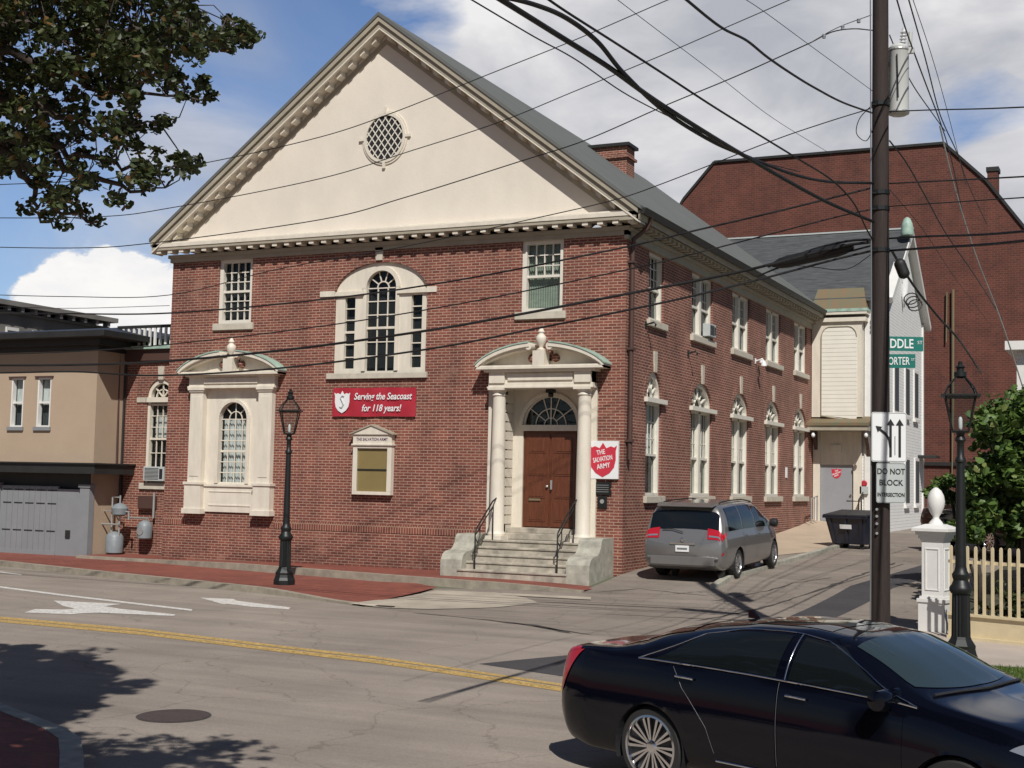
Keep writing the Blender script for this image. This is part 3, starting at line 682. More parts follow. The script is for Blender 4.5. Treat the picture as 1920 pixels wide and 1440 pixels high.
# side eaves: frieze, modillions, gutter
m = MB()
m.box(12.95, 13.06, -0.05, 18.96, 8.04, 8.30); m.box(12.95, 13.42, -PJ, 19.1, 8.40, 8.46); m.box(12.95, 13.14, -0.05, 18.96, 8.22, 8.30)
m.hexa([(13.38, -PJ, 8.40), (13.43, -PJ, 8.40), (13.43, 19.1, 8.40), (13.38, 19.1, 8.40), (13.38, -PJ, 8.60), (13.47, -PJ, 8.60), (13.47, 19.1, 8.60), (13.38, 19.1, 8.60)])
m.build('side_cornice', 'taupe_paint', hall)
m = MB()
for i in range(56):
    y = 0.05+18.7*i/55; m.box(13.10, 13.34, y-0.075, y+0.075, 8.31, 8.402)
tag(m.build('side_modillion', 'taupe_paint', hall), kind='stuff')
m = MB(); prof = [(13.44, 8.66), (13.45, 8.54), (13.54, 8.52), (13.60, 8.66)]
m.prism([(x, -PJ+0.02, z) for x, z in prof], (0, 19.3, 0)); m.build('gutter', 'dark_trim', hall)
m = MB(); m.tube([(13.50, 0.25, 8.55), (13.42, 0.22, 8.30), (13.12, 0.16, 8.06), (13.09, 0.16, 7.8), (13.09, 0.16, 3.0)], 0.055, 10)
for z in (7.5, 5.5, 3.4): m.box(13.0, 13.17, 0.08, 0.24, z, z+0.05)
m.build('downspout', 'downspout_brown', hall, smooth=True, auto=40)
m = MB(); m.tube([(13.50, 18.8, 8.5), (13.42, 18.8, 8.25), (13.12, 18.78, 7.7), (13.09, 18.78, 7.3)], 0.06, 10); m.build('downspout', 'dark_trim', hall, smooth=True, auto=40)
# oculus
m = MB(); OX, OZ = 6.53, 10.97
parc(m, FP, OX, OZ, 0.53, 0.60, -0.075, 0.0, 0, 2*PI, 40, 1.06); parc(m, FP, OX, OZ, 0.60, 0.65, -0.05, 0.0, 0, 2*PI, 40, 1.06)
for k in range(4):
    t = k*PI/2; dx, dz = math.cos(t), math.sin(t)
    pbar(m, FP, (OX+dx*0.60, OZ+dz*0.62), (OX+dx*0.74, OZ+dz*0.78), 0.07, -0.08, 0.0)
ring = m.build('oculus_frame', 'cream_paint', hall)
m = MB()
for s in (-1, 1):
    for i in range(-5, 6):
        c = i*0.150
        if abs(c) >= 0.53: continue
        h = math.sqrt(0.545**2-c*c); dx, dz = math.cos(s*PI/3.4), math.sin(s*PI/3.4); nx, nz = -dz, dx
        pbar(m, FP, (OX+nx*c-dx*h, OZ+nz*c-dz*h), (OX+nx*c+dx*h, OZ+nz*c+dz*h), 0.024, -0.050 if s > 0 else -0.045, -0.02)
m.build('lattice', 'window_paint', ring)
m = MB(); parc(m, FP, OX, OZ, 0.0, 0.54, -0.028, -0.022, 0, 2*PI, 36, 1.06); m.build('pane', 'room_dark', ring)

# upper front windows
w = sash(FP, hall, *W1, 4, 3, 3, cas=0.11, rec=0.08, room='room_dark', sill=False)
s_ = MB(); pbox(s_, FP, 1.43, 2.71, 6.26, 6.43, -0.07, 0.12); s_.build('sill', 'stone_trim', w, bevel=0.008)
w = sash(FP, hall, *W2, 4, 3, 0, cas=0.11, rec=0.08, room='room_grey', sill=False, blind=(1.0, 'blind_green'))
s_ = MB(); pbox(s_, FP, 10.23, 11.53, 6.26, 6.43, -0.07, 0.12); s_.build('sill', 'stone_trim', w, bevel=0.008)

# three-part window
m = MB(); d0 = 0.07
ctr = [(6.07, 5.12), (6.93, 5.12), (6.93, 7.2)] + arc_pts(PC, 7.2, 0.43, 1.0, 0, PI, 16)[1:-1] + [(6.07, 7.2)]
lft = rect(5.44, 5.74, 5.19, 6.99); rgt = rect(7.36, 7.66, 5.19, 6.99)
wall_panel(m, Pl('y', d0), pal, [ctr, lft, rgt], 0.1)
for a0, a1 in ((5.17, 6.02), (6.98, 7.83)): pbox(m, FP, a0-0.0, a1, 7.03, 7.13, 0.0, d0+0.01)
parc(m, FP, PC, 7.2, 0.43, 0.54, 0.03, d0+0.01, 0, PI, 20)
for a in (6.03, 6.97): pbox(m, FP, a-0.05, a+0.05, 5.12, 7.2, 0.035, d0+0.01)
for a0, a1 in ((4.74, 5.17), (7.83, 8.10)): pbox(m, FP, a0, a1, 7.02, 7.16, -0.03, 0.05)
zz = 5.12; pd = 0.13
for i in range(1, 3): a = 6.07+0.86*i/3; pbox(m, FP, a-0.014, a+0.014, 5.12, 7.2, pd, pd+0.03)
for k, z in enumerate((5.50, 5.85, 6.53, 6.87, 7.2)): pbox(m, FP, 6.07, 6.93, z-0.013, z+0.013, pd+0.003, pd+0.028)
pbox(m, FP, 6.02, 6.93, 6.17, 6.23, pd-0.02, pd+0.03)
parc(m, FP, PC, 7.2, 0.15, 0.178, pd, pd+0.03, 0, PI, 14)
for t in (36, 72, 108, 144): 
    t = math.radians(t); pbar(m, FP, (PC+.17*math.cos(t), 7.2+.17*math.sin(t)), (PC+.43*math.cos(t), 7.2+.43*math.sin(t)), 0.026, pd+0.002, pd+0.029)
for a0, a1 in ((5.44, 5.74), (7.36, 7.66)):
    for z in (5.48, 5.80, 6.42, 6.71): pbox(m, FP, a0, a1, z-0.014, z+0.014, pd, pd+0.03)
    pbox(m, FP, a0-0.05, a1, 6.08, 6.14, pd-0.03, pd+0.03)
w = m.build('window', 'cream_paint', hall)
g = MB(); g.add([FP(5.3, 5.1, pd+.04), FP(7.75, 5.1, pd+.04), FP(7.75, 7.7, pd+.04), FP(5.3, 7.7, pd+.04)], [(0,1,2,3)]); g.build('pane', 'glass', w)
g = MB(); pbox(g, FP, 5.1, 7.9, 5.0, 7.9, 0.4, 0.45); g.build('blind', 'room_dark', w)
s_ = MB(); pbox(s_, FP, 5.03, 7.9, 4.92, 5.06, -0.08, 0.15); s_.build('sill', 'stone_trim', w, bevel=0.01)
m = MB(); ppoly(m, FP, [(6.37, 7.88), (6.55, 7.88), (6.57, 8.20), (6.34, 8.20)], -0.05, 0.05); m.build('keystone', 'stone_trim', hall)

# broken curved pediment
def pediment(par, cx, hw, zb, y_out, rise=0.52):
    """zb: underside; hw: half width; y_out how far it projects"""
    o = -y_out
    m = MB(); m.box(cx-hw, cx+hw, o, 0.02, zb, zb+0.055); m.box(cx-hw+0.03, cx+hw-0.03, o+0.04, 0.02, zb+0.055, zb+0.09)
    def arcz(x): return zb+0.09+rise*max(0.0, 1-((x-cx)/hw)**2)**0.75
    def arch(mm, x0, x1, ta, tb, y0, y1, n=14):
        for i in range(n):
            xa = x0+(x1-x0)*i/n; xb = x0+(x1-x0)*(i+1)/n
            mm.hexa([(xa, y0, arcz(xa)+ta), (xb, y0, arcz(xb)+ta), (xb, y1, arcz(xb)+ta), (xa, y1, arcz(xa)+ta), (xa, y0, arcz(xa)+tb), (xb, y0, arcz(xb)+tb), (xb, y1, arcz(xb)+tb), (xa, y1, arcz(xa)+tb)])
    for s in (-1, 1):
        arch(m, cx+s*hw, cx+s*0.24, -0.09, 0.0, o, 0.0); arch(m, cx+s*(hw-0.05), cx+s*0.24, -0.14, -0.085, o+0.08, 0.0)
        m.tube([(cx+s*0.26, o+0.02, zb+rise+0.0), (cx+s*0.26, -0.02, zb+rise+0.0)], 0.085, 14)
    pf = m.build('pediment', 'cream_paint', par)
    m = MB()   # tympanum set back, with the notch for the urn
    pts = [(cx-hw+0.04, zb+0.08), (cx+hw-0.04, zb+0.08)] + [(cx+hw-0.04-(hw-0.28)*i/10, arcz(cx+hw-0.04-(hw-0.28)*i/10)-0.09) for i in range(1, 11)] + [(cx+0.2, zb+0.2), (cx-0.2, zb+0.2)] + [(cx-0.24-(hw-0.28)*i/10, arcz(cx-0.24-(hw-0.28)*i/10)-0.09) for i in range(0, 10)]
    m.prism([(x, -0.10, z) for x, z in pts], (0, 0.08, 0)); m.build('tympanum', 'cream_paint', pf)
    for s in (-1, 1):
        m = MB(); arch(m, cx+s*(hw+0.02), cx+s*0.26, 0.002, 0.035, o-0.02, 0.0); m.build('copper_top', 'copper_green', pf)
    m = MB(); m.box(cx-0.15, cx+0.15, o+0.02, o+0.30, zb+0.055, zb+0.42)
    c = (cx, o+0.16, zb+0.42)
    m.lathe([(0.10, 0), (0.11, 0.03), (0.045, 0.07), (0.05, 0.10), (0.10, 0.17), (0.125, 0.27), (0.12, 0.33), (0.08, 0.37), (0.06, 0.40), (0.085, 0.44), (0.05, 0.50), (0.02, 0.55)], 18, c)
    m.build('urn', 'cream_paint', pf, smooth=True, auto=40)
    for s in (-1, 1):
        m = MB(); m.lathe([(0.02, 0), (0.09, 0.04), (0.10, 0.12), (0.05, 0.20)], 12, (cx+s*0.30, -0.12, zb+0.17)); m.build('drop', 'brick', pf, smooth=True)
    return pf

# left surround
cx = SURX
sr = MB()
y = -0.13
R_ = 0.44; wz0, wzs = 2.25, 3.92
wh = [(cx-R_, wz0), (cx+R_, wz0), (cx+R_, wzs)] + arc_pts(cx, wzs, R_, 1.0, 0, PI, 16)[1:-1] + [(cx-R_, wzs)]
wall_panel(sr, Pl('y', 0.02), rect(0.85, 3.45, 1.5, 4.8), [wh], 0.12)
for s in (-1, 1):
    a = cx+s*1.09
    sr.box(a-0.21, a+0.21, -0.16, 0.03, 1.50, 4.62)                          # pilaster
    sr.box(a-0.145, a+0.145, -0.175, -0.16, 2.42, 4.50)                        # raised panel
    sr.box(a-0.26, a+0.26, -0.21, 0.03, 1.46, 2.20); sr.box(a-0.29, a+0.29, -0.24, 0.03, 2.20, 2.27); sr.box(a-0.30, a+0.30, -0.25, 0.03, 1.44, 1.58)
    sr.box(a-0.235, a+0.235, -0.19, 0.03, 4.62, 4.67); sr.box(a-0.26, a+0.26, -0.22, 0.03, 4.67, 4.76)
sr.box(cx-1.0, cx+1.0, -0.05, 0.02, 1.50, 2.20); sr.box(cx-0.9, cx+0.9, -0.09, 0.0, 2.16, 2.22); sr.box(cx-0.66, cx+0.66, -0.065, 0.0, 1.66, 1.70); sr.box(cx-0.66, cx+0.66, -0.065, 0.0, 2.02, 2.05)
sr.box(cx-1.36, cx+1.36, -0.16, 0.02, 4.76, 5.04); sr.box(cx-0.85, cx+0.85, -0.20, -0.15, 4.84, 4.98); sr.box(cx-1.38, cx+1.38, -0.20, 0.02, 4.72, 4.78)
sr.box(cx-1.42, cx+1.42, -0.26, 0.02, 5.02, 5.06)
parc(sr, FP, cx, wzs, R_, R_+0.09, -0.04, 0.02, 0, PI, 20)
for s in (-1, 1): sr.box(cx+s*(R_+0.045)-0.045, cx+s*(R_+0.045)+0.045, -0.04, 0.02, wz0, wzs)
pd = 0.09
for i in range(1, 4): a = cx-R_+2*R_*i/4; pbox(sr, FP, a-0.012, a+0.012, wz0, wzs, pd, pd+0.03)
for i in range(0, 7):
    z = wz0+(wzs-wz0)*i/6; h = 0.03 if i in (0, 3) else 0.013
    pbox(sr, FP, cx-R_, cx+R_, z-h, z+h, pd+0.003, pd+0.028)
parc(sr, FP, cx, wzs, 0.19, 0.215, pd, pd+0.03, 0, PI, 16)
for t in (45, 90, 135):
    t = math.radians(t); pbar(sr, FP, (cx+.2*math.cos(t), wzs+.2*math.sin(t)), (cx+R_*math.cos(t), wzs+R_*math.sin(t)), 0.024, pd+0.002, pd+0.029)
pbar(sr, FP, (cx, wzs), (cx, wzs+0.2), 0.022, pd+0.001, pd+0.028)
sw = sr.build('window_surround', 'cream_paint', hall, bevel=0.006)
g = MB(); g.add([FP(cx-R_, wz0, pd+.035), FP(cx+R_, wz0, pd+.035), FP(cx+R_, 4.5, pd+.035), FP(cx-R_, 4.5, pd+.035)], [(0,1,2,3)]); g.build('pane', 'glass', sw)
g = MB(); pbox(g, FP, cx-0.8, cx+0.8, 2.0, 4.6, 0.34, 0.38); g.build('blind', 'room_dark', sw)
b = MB(); vs = []
for i in range(41):
    a = cx-R_+2*R_*i/40; d = 0.22+0.025*math.sin(i*1.9); vs += [FP(a, wzs+0.02, d), FP(a, wz0, d)]
b.add(vs, [(2*i, 2*i+2, 2*i+3, 2*i+1) for i in range(40)]); b.build('curtain', 'curtain_white', sw)
pediment(hall, cx, 1.60, 5.06, 0.36)

# portal
cx = 11.02
m = MB()
# recess box: back wall at y=.5, side panels with grooves, soffit
bz = 1.12
fan = [(cx-0.78, 1.36), (cx+0.62, 1.36), (cx+0.62, 3.78)] + arc_pts(cx-0.08, 3.78, 0.70, 1.0, 0, PI, 20)[1:-1] + [(cx-0.78, 3.78)]
PB = Pl('y', 0.55)
wall_panel(m, PB, rect(9.9, 12.15, bz, 4.75), [fan], 0.12)
m.box(9.86, 9.98, 0.0, 0.6, bz, 4.75); m.box(12.05, 12.17, 0.0, 0.6, bz, 4.75); m.box(9.9, 12.15, -0.28, 0.6, 4.63, 4.735)
for z in np.arange(1.45, 4.4, 0.22): m.box(9.978, 10.0, 0.06, 0.50, z, z+0.19)
parc(m, FP, cx-0.08, 3.78, 0.70, 0.80, 0.49, 0.55, 0, PI, 24)
pbox(m, FP, cx-0.80, cx+0.66, 3.66, 3.80, 0.46, 0.56)
# entablature
m.box(9.68, 12.36, -0.34, 0.0, 4.62, 4.66); m.box(9.70, 12.34, -0.30, 0.0, 4.66, 4.74); m.box(9.74, 12.30, -0.26, 0.0, 4.74, 5.02); m.box(10.2, 11.84, -0.30, -0.25, 4.80, 4.96)
for a in (9.93, 12.10): m.box(a-0.20, a+0.20, -0.34, 0.0, 4.74, 5.02)
m.box(9.62, 12.42, -0.40, 0.0, 5.0, 5.06)
# pilasters on the wall behind columns
for a in (9.80, 12.22): m.box(a-0.20, a+0.14, -0.06, 0.02, 1.2, 4.64)
pr = m.build('portal', 'cream_paint', hall, bevel=0.005)
for a in (9.93, 12.10):
    m = MB(); c = (a, -0.16, 0)
    m.box(a-0.22, a+0.22, -0.38, 0.06, 1.10, 1.18)
    m.lathe([(0.21, 1.18), (0.215, 1.22), (0.19, 1.26), (0.172, 1.30), (0.170, 2.6), (0.150, 4.40), (0.150, 4.44), (0.175, 4.46), (0.155, 4.49), (0.155, 4.54), (0.20, 4.58)], 24, c)
    m.box(a-0.21, a+0.21, -0.37, 0.05, 4.58, 4.64)
    m.build('column', 'cream_paint', pr, smooth=True, auto=35)
# door pair and fanlight
m = MB()
dx0, dx1 = cx-0.74, cx+0.60; dm = (dx0+dx1)/2
m.box(dx0-0.05, dx1+0.03, 0.60, 0.66, 1.36, 3.66)
for a0, a1 in ((dx0, dm-0.008), (dm+0.008, dx1)):
    m.box(a0+0.02, a1-0.02, 0.575, 0.60, 1.40, 3.60)
    for z0, z1 in ((1.52, 1.95), (2.07, 2.48), (2.60, 3.02), (3.14, 3.50)):
        m.box(a0+0.11, a1-0.11, 0.562, 0.575, z0, z1); m.box(a0+0.15, a1-0.15, 0.552, 0.562, z0+0.04, z1-0.04)
dr_o = m.build('door', 'door_wood', pr, bevel=0.004)
m = MB(); m.box(dm+0.03, dm+0.07, 0.52, 0.555, 2.28, 2.5); m.lathe([(0.012, 0), (0.03, 0.012), (0.028, 0.04)], 12, (dm-0.06, 0.51, 2.35), axis='y'); m.build('handle', 'galvanised', dr_o)
m = MB(); m.box(dx0+0.14, dx0+0.44, 0.545, 0.553, 2.01, 2.06); m.build('letter_slot', 'copper_rust', dr_o)
m = MB()
fcx, fz = cx-0.08, 3.80
parc(m, FP, fcx, fz, 0.66, 0.70, 0.575, 0.615, 0, PI, 24); parc(m, FP, fcx, fz, 0.38, 0.40, 0.58, 0.61, 0, PI, 20); parc(m, FP, fcx, fz, 0.16, 0.18, 0.58, 0.61, 0, PI, 16)
for t in (36, 72, 108, 144):
    t = math.radians(t); pbar(m, FP, (fcx+.17*math.cos(t), fz+.17*math.sin(t)), (fcx+.68*math.cos(t), fz+.68*math.sin(t)), 0.02, 0.583, 0.608)
pbar(m, FP, (fcx, fz), (fcx, fz+0.68), 0.025, 0.578, 0.606)
fo = m.build('fanlight', 'window_paint', pr)
g = MB(); parc(g, FP, fcx, fz, 0.0, 0.68, 0.618, 0.622, 0, PI, 24); g.build('pane', 'glass', fo)
g = MB(); pbox(g, FP, cx-1.0, cx+1.0, 3.6, 4.6, 0.80, 0.84); g.build('blind', 'room_dark', fo)
g = MB(); g.box(11.0, 11.18, 0.1, 0.3, 4.54, 4.62); g.lathe([(0.05, -.12), (0.07, -.06), (0.04, 0)], 12, (11.09, 0.2, 4.56)); g.build('ceiling_lamp', 'iron', pr, smooth=True, auto=40)
pediment(hall, cx+0.02, 1.62, 5.06, 0.46)

# steps with cheek blocks and handrails
m = MB()
st = [(-1.50, 0.46), (-1.24, 0.63), (-0.98, 0.79), (-0.72, 0.95), (-0.46, 1.10)]
for i, (yy, zt) in enumerate(st):
    y1 = st[i+1][0]+0.05 if i+1 < len(st) else 0.56
    x0, x1 = (9.68, 12.28) if i else (9.60, 12.28)
    m.box(x0+0.002*i, x1-0.002*i, yy+.025, y1, 0.2, zt-.05); m.box(x0+0.001+0.002*i, x1-0.001-0.002*i, yy, y1+.001, zt-.05, zt)
m.box(9.99, 12.04, 0.02, 0.58, 1.10, 1.25); m.box(10.02, 12.02, 0.20, 0.62, 1.25, 1.37)
steps = m.build('steps', 'step_stone', hall, bevel=0.012)
for x0, x1 in ((9.16, 9.70), (12.25, 12.80)):
    m = MB(); prof = [(0.0, 0.2), (0.0, 1.22), (-0.78, 1.22), (-0.86, 1.16), (-0.92, 1.02), (-1.02, 0.92), (-1.14, 0.86), (-1.42, 0.84), (-1.58, 0.78), (-1.68, 0.66), (-1.70, 0.5), (-1.70, 0.2)]
    m.prism([(x0, yy*.86, z) for yy, z in prof], (x1-x0, 0, 0))
    m.build('cheek_block', 'granite', steps, bevel=0.03)
for x in (9.98, 12.0):
    m = MB(); r = 0.018
    m.tube([(x, -1.36, 0.46), (x, -1.36, 1.30), (x, -1.32, 1.36), (x, -0.5, 1.98), (x, -0.30, 2.06), (x, -0.1, 2.02)], r, 8)
    m.tube([(x, -1.36, 1.22), (x, -0.46, 1.88), (x, -0.46, 1.1)], r*0.8, 8); m.tube([(x, -1.36, 1.16), (x, -1.24, 1.05), (x, -1.12, 1.2), (x, -1.14, 1.42)], r*0.7, 8)
    m.build('handrail', 'iron', steps, smooth=True, auto=50)

# side windows
def twin(pl, par, a0, a1, z0, z1, double, arched, room, mid, ru, blind=None):
    m = MB(); d0, d1 = 0.08, 0.17; cas = 0.07
    zt = z1
    pbox(m, pl, a0, a0+cas, z0, zt, d0-0.02, d1+0.05); pbox(m, pl, a1-cas, a1, z0, zt, d0-0.02, d1+0.05)
    pbox(m, pl, a0+cas, a1-cas, zt-0.07, zt, d0-0.02, d1+0.05); pbox(m, pl, a0+cas, a1-cas, z0, z0+0.08, d0-0.03, d1+0.05)
    secs = [(a0+cas, a1-cas)]
    if double:
        c = (a0+a1)/2; pbox(m, pl, c-0.08, c+0.08, z0, zt, 0.06, d1+0.05); secs = [(a0+cas, c-0.08), (c+0.08, a1-cas)]
    zm = z0+(zt-z0)*mid
    for A0, A1 in secs:
        pbox(m, pl, A0, A1, zm-0.03, zm+0.03, d0+0.02, d1+0.02)
        for a in (A0+0.015, A1-0.015): pbox(m, pl, a-0.015, a+0.015, z0+0.08, zt-0.07, d1-0.03, d1)
        for i in range(1, 4):
            a = A0+(A1-A0)*i/4; pbox(m, pl, a-.010, a+.010, zm+0.03, zt-0.07, d1-0.022, d1)
        for i in range(1, ru):
            z = zm+(zt-0.07-zm)*i/ru; pbox(m, pl, A0, A1, z-0.010, z+0.010, d1-0.019, d1-0.003)
    if arched:
        c = (a0+a1)/2; r = (a1-a0)/2; ez = (LTOP-LZS)/r
        pbox(m, pl, a0-0.16, a1+0.16, LZS-0.02, LZS+0.09, -0.10, 0.2)        # projecting lintel
        parc(m, pl, c, LZS+0.09, r-0.10, r, d0-0.02, d1+0.05, 0, PI, 16, ez*0.86)
        parc(m, pl, c, LZS+0.09, r*0.30, r*0.30+0.03, d0+0.03, d1, 0, PI, 12, ez)
        for t in (30, 60, 90, 120, 150):
            t = math.radians(t); q = r-0.08
            pbar(m, pl, (c+r*.3*math.cos(t), LZS+.09+r*.3*ez*math.sin(t)), (c+q*math.cos(t), LZS+.09+q*ez*.86*math.sin(t)), 0.035, d0+0.03, d1-0.002)
    w = m.build('window', 'window_paint', par)
    top = LTOP if arched else zt
    g = MB(); g.add([pl(a0+.05, z0, d1+.01), pl(a1-.05, z0, d1+.01), pl(a1-.05, top-.04, d1+.01), pl(a0+.05, top-.04, d1+.01)], [(0,1,2,3)]); g.build('pane', 'glass', w)
    g = MB(); pbox(g, pl, a0-.1, a1+.1, z0-.05, top+.02, d1+.2, d1+.24); g.build('blind', room, w)
    if blind:
        b = MB(); vs = []; zb = zt-(zt-z0)*blind[0]
        for i in range(31):
            a = a0+.06+(a1-a0-.12)*i/30; d = d1+.1+0.012*math.sin(i*2.1); vs += [pl(a, zt, d), pl(a, zb, d)]
        b.add(vs, [(2*i, 2*i+2, 2*i+3, 2*i+1) for i in range(30)]); b.build('curtain', blind[1], w)
    s = MB(); zs = z0-0.16; pbox(s, pl, a0-0.12, a1+0.12, zs, z0, -0.09, 0.12); s.build('sill', 'stone_trim', w, bevel=0.01)
    return w
for i, (a0, a1) in enumerate(LOW):
    twin(SPn, hall, a0, a1, LZ0, LZS, i > 0, True, 'room_grey', 0.44, 3, (0.56, 'curtain_white') if i != 1 else ((1.0, 'blind_cream') if i == 1 else None))
    c = (a0+a1)/2; m = MB(); ppoly(m, SPn, [(c-.085, LTOP-.02), (c+.085, LTOP-.02), (c+.11, LTOP+.48), (c-.11, LTOP+.48)], -0.04, 0.05); m.build('keystone', 'stone_trim', hall)
for i, (a0, a1) in enumerate(UPP):
    twin(SPn, hall, a0, a1, 6.37, 8.02, i > 0, False, 'room_grey' if i else 'room_dark', 0.48, 3)

# ------------------------------------------------------------------ things fixed to the hall
def text_mesh(body, size, mt, name='lettering', shear=0.0, space=1.0, bold=0.0, align='CENTER', sx=1.0, ext=0.002):
    c = bpy.data.curves.new(name, 'FONT'); c.body = body; c.size = size; c.align_x = align; c.align_y = 'CENTER'; c.shear = shear
    c.space_character = space; c.extrude = ext; c.offset = bold; c.resolution_u = 3
    o = bpy.data.objects.new(name, c); COL.objects.link(o)
    dg = bpy.context.evaluated_depsgraph_get(); me = bpy.data.meshes.new_from_object(o.evaluated_get(dg)); bpy.data.objects.remove(o)
    for v in me.vertices: v.co.x *= sx
    me.materials.clear(); me.materials.append(MT[mt]); r = bpy.data.objects.new(name, me); COL.objects.link(r); return r
def on_front(o, x, y, z, tilt=0.0): o.rotation_euler = (PI/2, -tilt, 0); o.location = (x, y, z)
SHIELD = [(-.50, .42), (-.40, .36), (-.28, .40), (-.12, .34), (0, .50), (.12, .34), (.28, .40), (.40, .36), (.50, .42), (.455, .25), (.46, .0), (.40, -.22), (.25, -.38), (0, -.5), (-.25, -.38), (-.40, -.22), (-.46, 0), (-.455, .25)]
# banner
bn = thing('banner', 'red cloth banner with white shield and lettering under the three-part window', 'banner', (5.24, -0.02, 3.98))
m = MB(); vs = []; nn = 24
for i in range(nn+1):
    for j in range(5):
        vs.append((2.38*i/nn, -0.035-0.012*math.sin(i*0.9+j)-0.006*math.sin(i*2.3), 0.71*j/4+0.006*math.sin(i*.5)))
m.add(vs, [(i*5+j, (i+1)*5+j, (i+1)*5+j+1, i*5+j+1) for i in range(nn) for j in range(4)])
m.build('cloth', 'banner_red', bn, smooth=True)
for bx in (0.01, 2.35):
    e = MB(); e.box(bx, bx+.02, -0.02, 0.0, 0.05, 0.66); e.build('batten', 'iron', bn)
e = MB(); e.prism([(0.29+x*0.46, -0.062, 0.36+z*0.56) for x, z in SHIELD], (0, 0.01, 0)); sh = e.build('shield_emblem', 'sign_white', bn)
e = MB(); e.tube([(0.35, -0.068, 0.50), (0.30, -0.068, 0.52), (0.25, -0.068, 0.46), (0.30, -0.068, 0.38), (0.34, -0.068, 0.30), (0.29, -0.068, 0.22), (0.23, -0.068, 0.24)], 0.022, 6); e.build('device', 'sign_grey_white', sh)
t = text_mesh('Serving the Seacoast', 0.235, 'sign_white', shear=0.25, bold=0.004, sx=0.84); t.parent = bn; on_front(t, 1.45, -0.062, 0.49)
t = text_mesh('for 118 years!', 0.235, 'sign_white', shear=0.25, bold=0.004, sx=0.84); t.parent = bn; on_front(t, 1.42, -0.062, 0.20)
# notice case
nb = thing('notice_case', 'cream framed notice case with a little pediment and tan board below the banner', 'notice board', (6.48, 0, 2.05))
m = MB(); m.box(-.55, .55, -.15, 0, 0.0, 0.08); m.box(-.55, -.43, -.15, 0, 0.08, 1.18); m.box(.43, .55, -.15, 0, 0.08, 1.18); m.box(-.43, .43, -.15, 0, 1.14, 1.18); m.box(-.55, .55, -.16, 0, 1.18, 1.48); m.box(-.58, .58, -.19, 0, 1.21, 1.25)
m.prism([(-.60, -.20, 1.48), (.60, -.20, 1.48), (0, -.20, 1.70)], (0, .2, 0)); m.build('frame', 'cream_paint', nb, bevel=0.006)
m = MB(); m.hexa([(-.62, -.23, 1.475), (0, -.23, 1.70), (0, 0, 1.70), (-.62, 0, 1.475), (-.62, -.23, 1.505), (0, -.23, 1.735), (0, 0, 1.735), (-.62, 0, 1.505)]); m.hexa([(0, -.23, 1.70), (.62, -.23, 1.475), (.62, 0, 1.475), (0, 0, 1.70), (0, -.23, 1.735), (.62, -.23, 1.505), (.62, 0, 1.505), (0, 0, 1.735)]); m.build('roof', 'taupe_paint', nb)
m = MB(); m.box(-.43, .43, -.09, -.05, 0.08, 1.14); m.build('board', 'notice_tan', nb)
m = MB(); m.box(-.43, .43, -.11, -.08, 0.60, 0.635); m.build('shelf_bar', 'dark_trim', nb)
m = MB(); m.add([(-.43, -.13, .08), (.43, -.13, .08), (.43, -.13, 1.14), (-.43, -.13, 1.14)], [(0,1,2,3)]); m.build('pane', 'glass', nb)
t = text_mesh('THE SALVATION ARMY', 0.105, 'purple_ink', bold=0.001, sx=0.82); t.parent = nb; on_front(t, 0, -0.165, 1.36)
# shield sign
sg = thing('shield_sign', 'white square sign with a red shield right of the portal', 'sign', (12.53, -0.02, 2.98))
m = MB(); m.box(-.37, .37, -.05, 0.02, -.43, .43); m.build('panel', 'sign_white', sg, bevel=0.004)
m = MB(); m.prism([(x*0.68, -0.058, z*0.78) for x, z in SHIELD], (0, .008, 0)); sh = m.build('shield', 'shield_red', sg)
for body, sz, x, z in (('THE', .15, -.05, .17), ('SALVATION', .155, 0, .02), ('ARMY', .16, .02, -.14)):
    t = text_mesh(body, sz, 'sign_white', bold=0.002, sx=0.575 if body == 'SALVATION' else 0.76); t.parent = sh; on_front(t, x, -.06, z, 0.18)
# plaques
pq = thing('wall_plaque', 'small dark scrolled plaque under the shield sign', 'plaque', (12.52, -0.01, 2.33))
m = MB(); m.prism([(x, -.03, z) for x, z in [(-.21, -.14), (.21, -.14), (.21, -.05), (.17, 0), (.21, .05), (.21, .14), (-.21, .14), (-.21, .05), (-.17, 0), (-.21, -.05)]], (0, .03, 0)); m.build('plate', 'iron', pq)
m = MB()
for z in (-.08, -.03, .02, .07): m.box(-.15, .15, -.034, -.03, z, z+.016)
m.build('raised_lines', 'sign_back', pq)
pq = thing('mailbox_plate', 'small dark square plate on the brick below the scrolled plaque', 'plaque', (12.52, -0.01, 2.02))
m = MB(); m.box(-.11, .11, -.04, 0, -.14, .14); m.build('plate', 'iron', pq, bevel=0.01); m = MB(); m.lathe([(0.05, 0), (0.05, -.01)], 16, (0, -.042, 0.02), axis='y'); m.build('dial', 'galvanised', pq)
# air conditioner in upper side window
def aircon(name, label, loc, rz, w=0.62, h=0.38, d=0.28):
    t = thing(name, label, 'air conditioner', loc, rz)
    m = MB(); m.box(-w/2, w/2, -d, 0.1, 0, h); m.build('casing', 'sign_grey_white', t, bevel=0.01)
    m = MB()
    for i in range(9): z = 0.05+(h-0.1)*i/8; m.box(-w/2+0.05, w/2-0.18, -d-0.006, -d, z-0.008, z+0.008)
    m.box(w/2-0.15, w/2-0.04, -d-0.006, -d, 0.06, h-0.06); m.build('grille', 'wheel_dark', t)
    return t
aircon('air_conditioner', 'white air conditioner in the upper side window second from the street corner', (13.06, 6.28, 6.45), PI/2, 0.58, 0.34, 0.10)
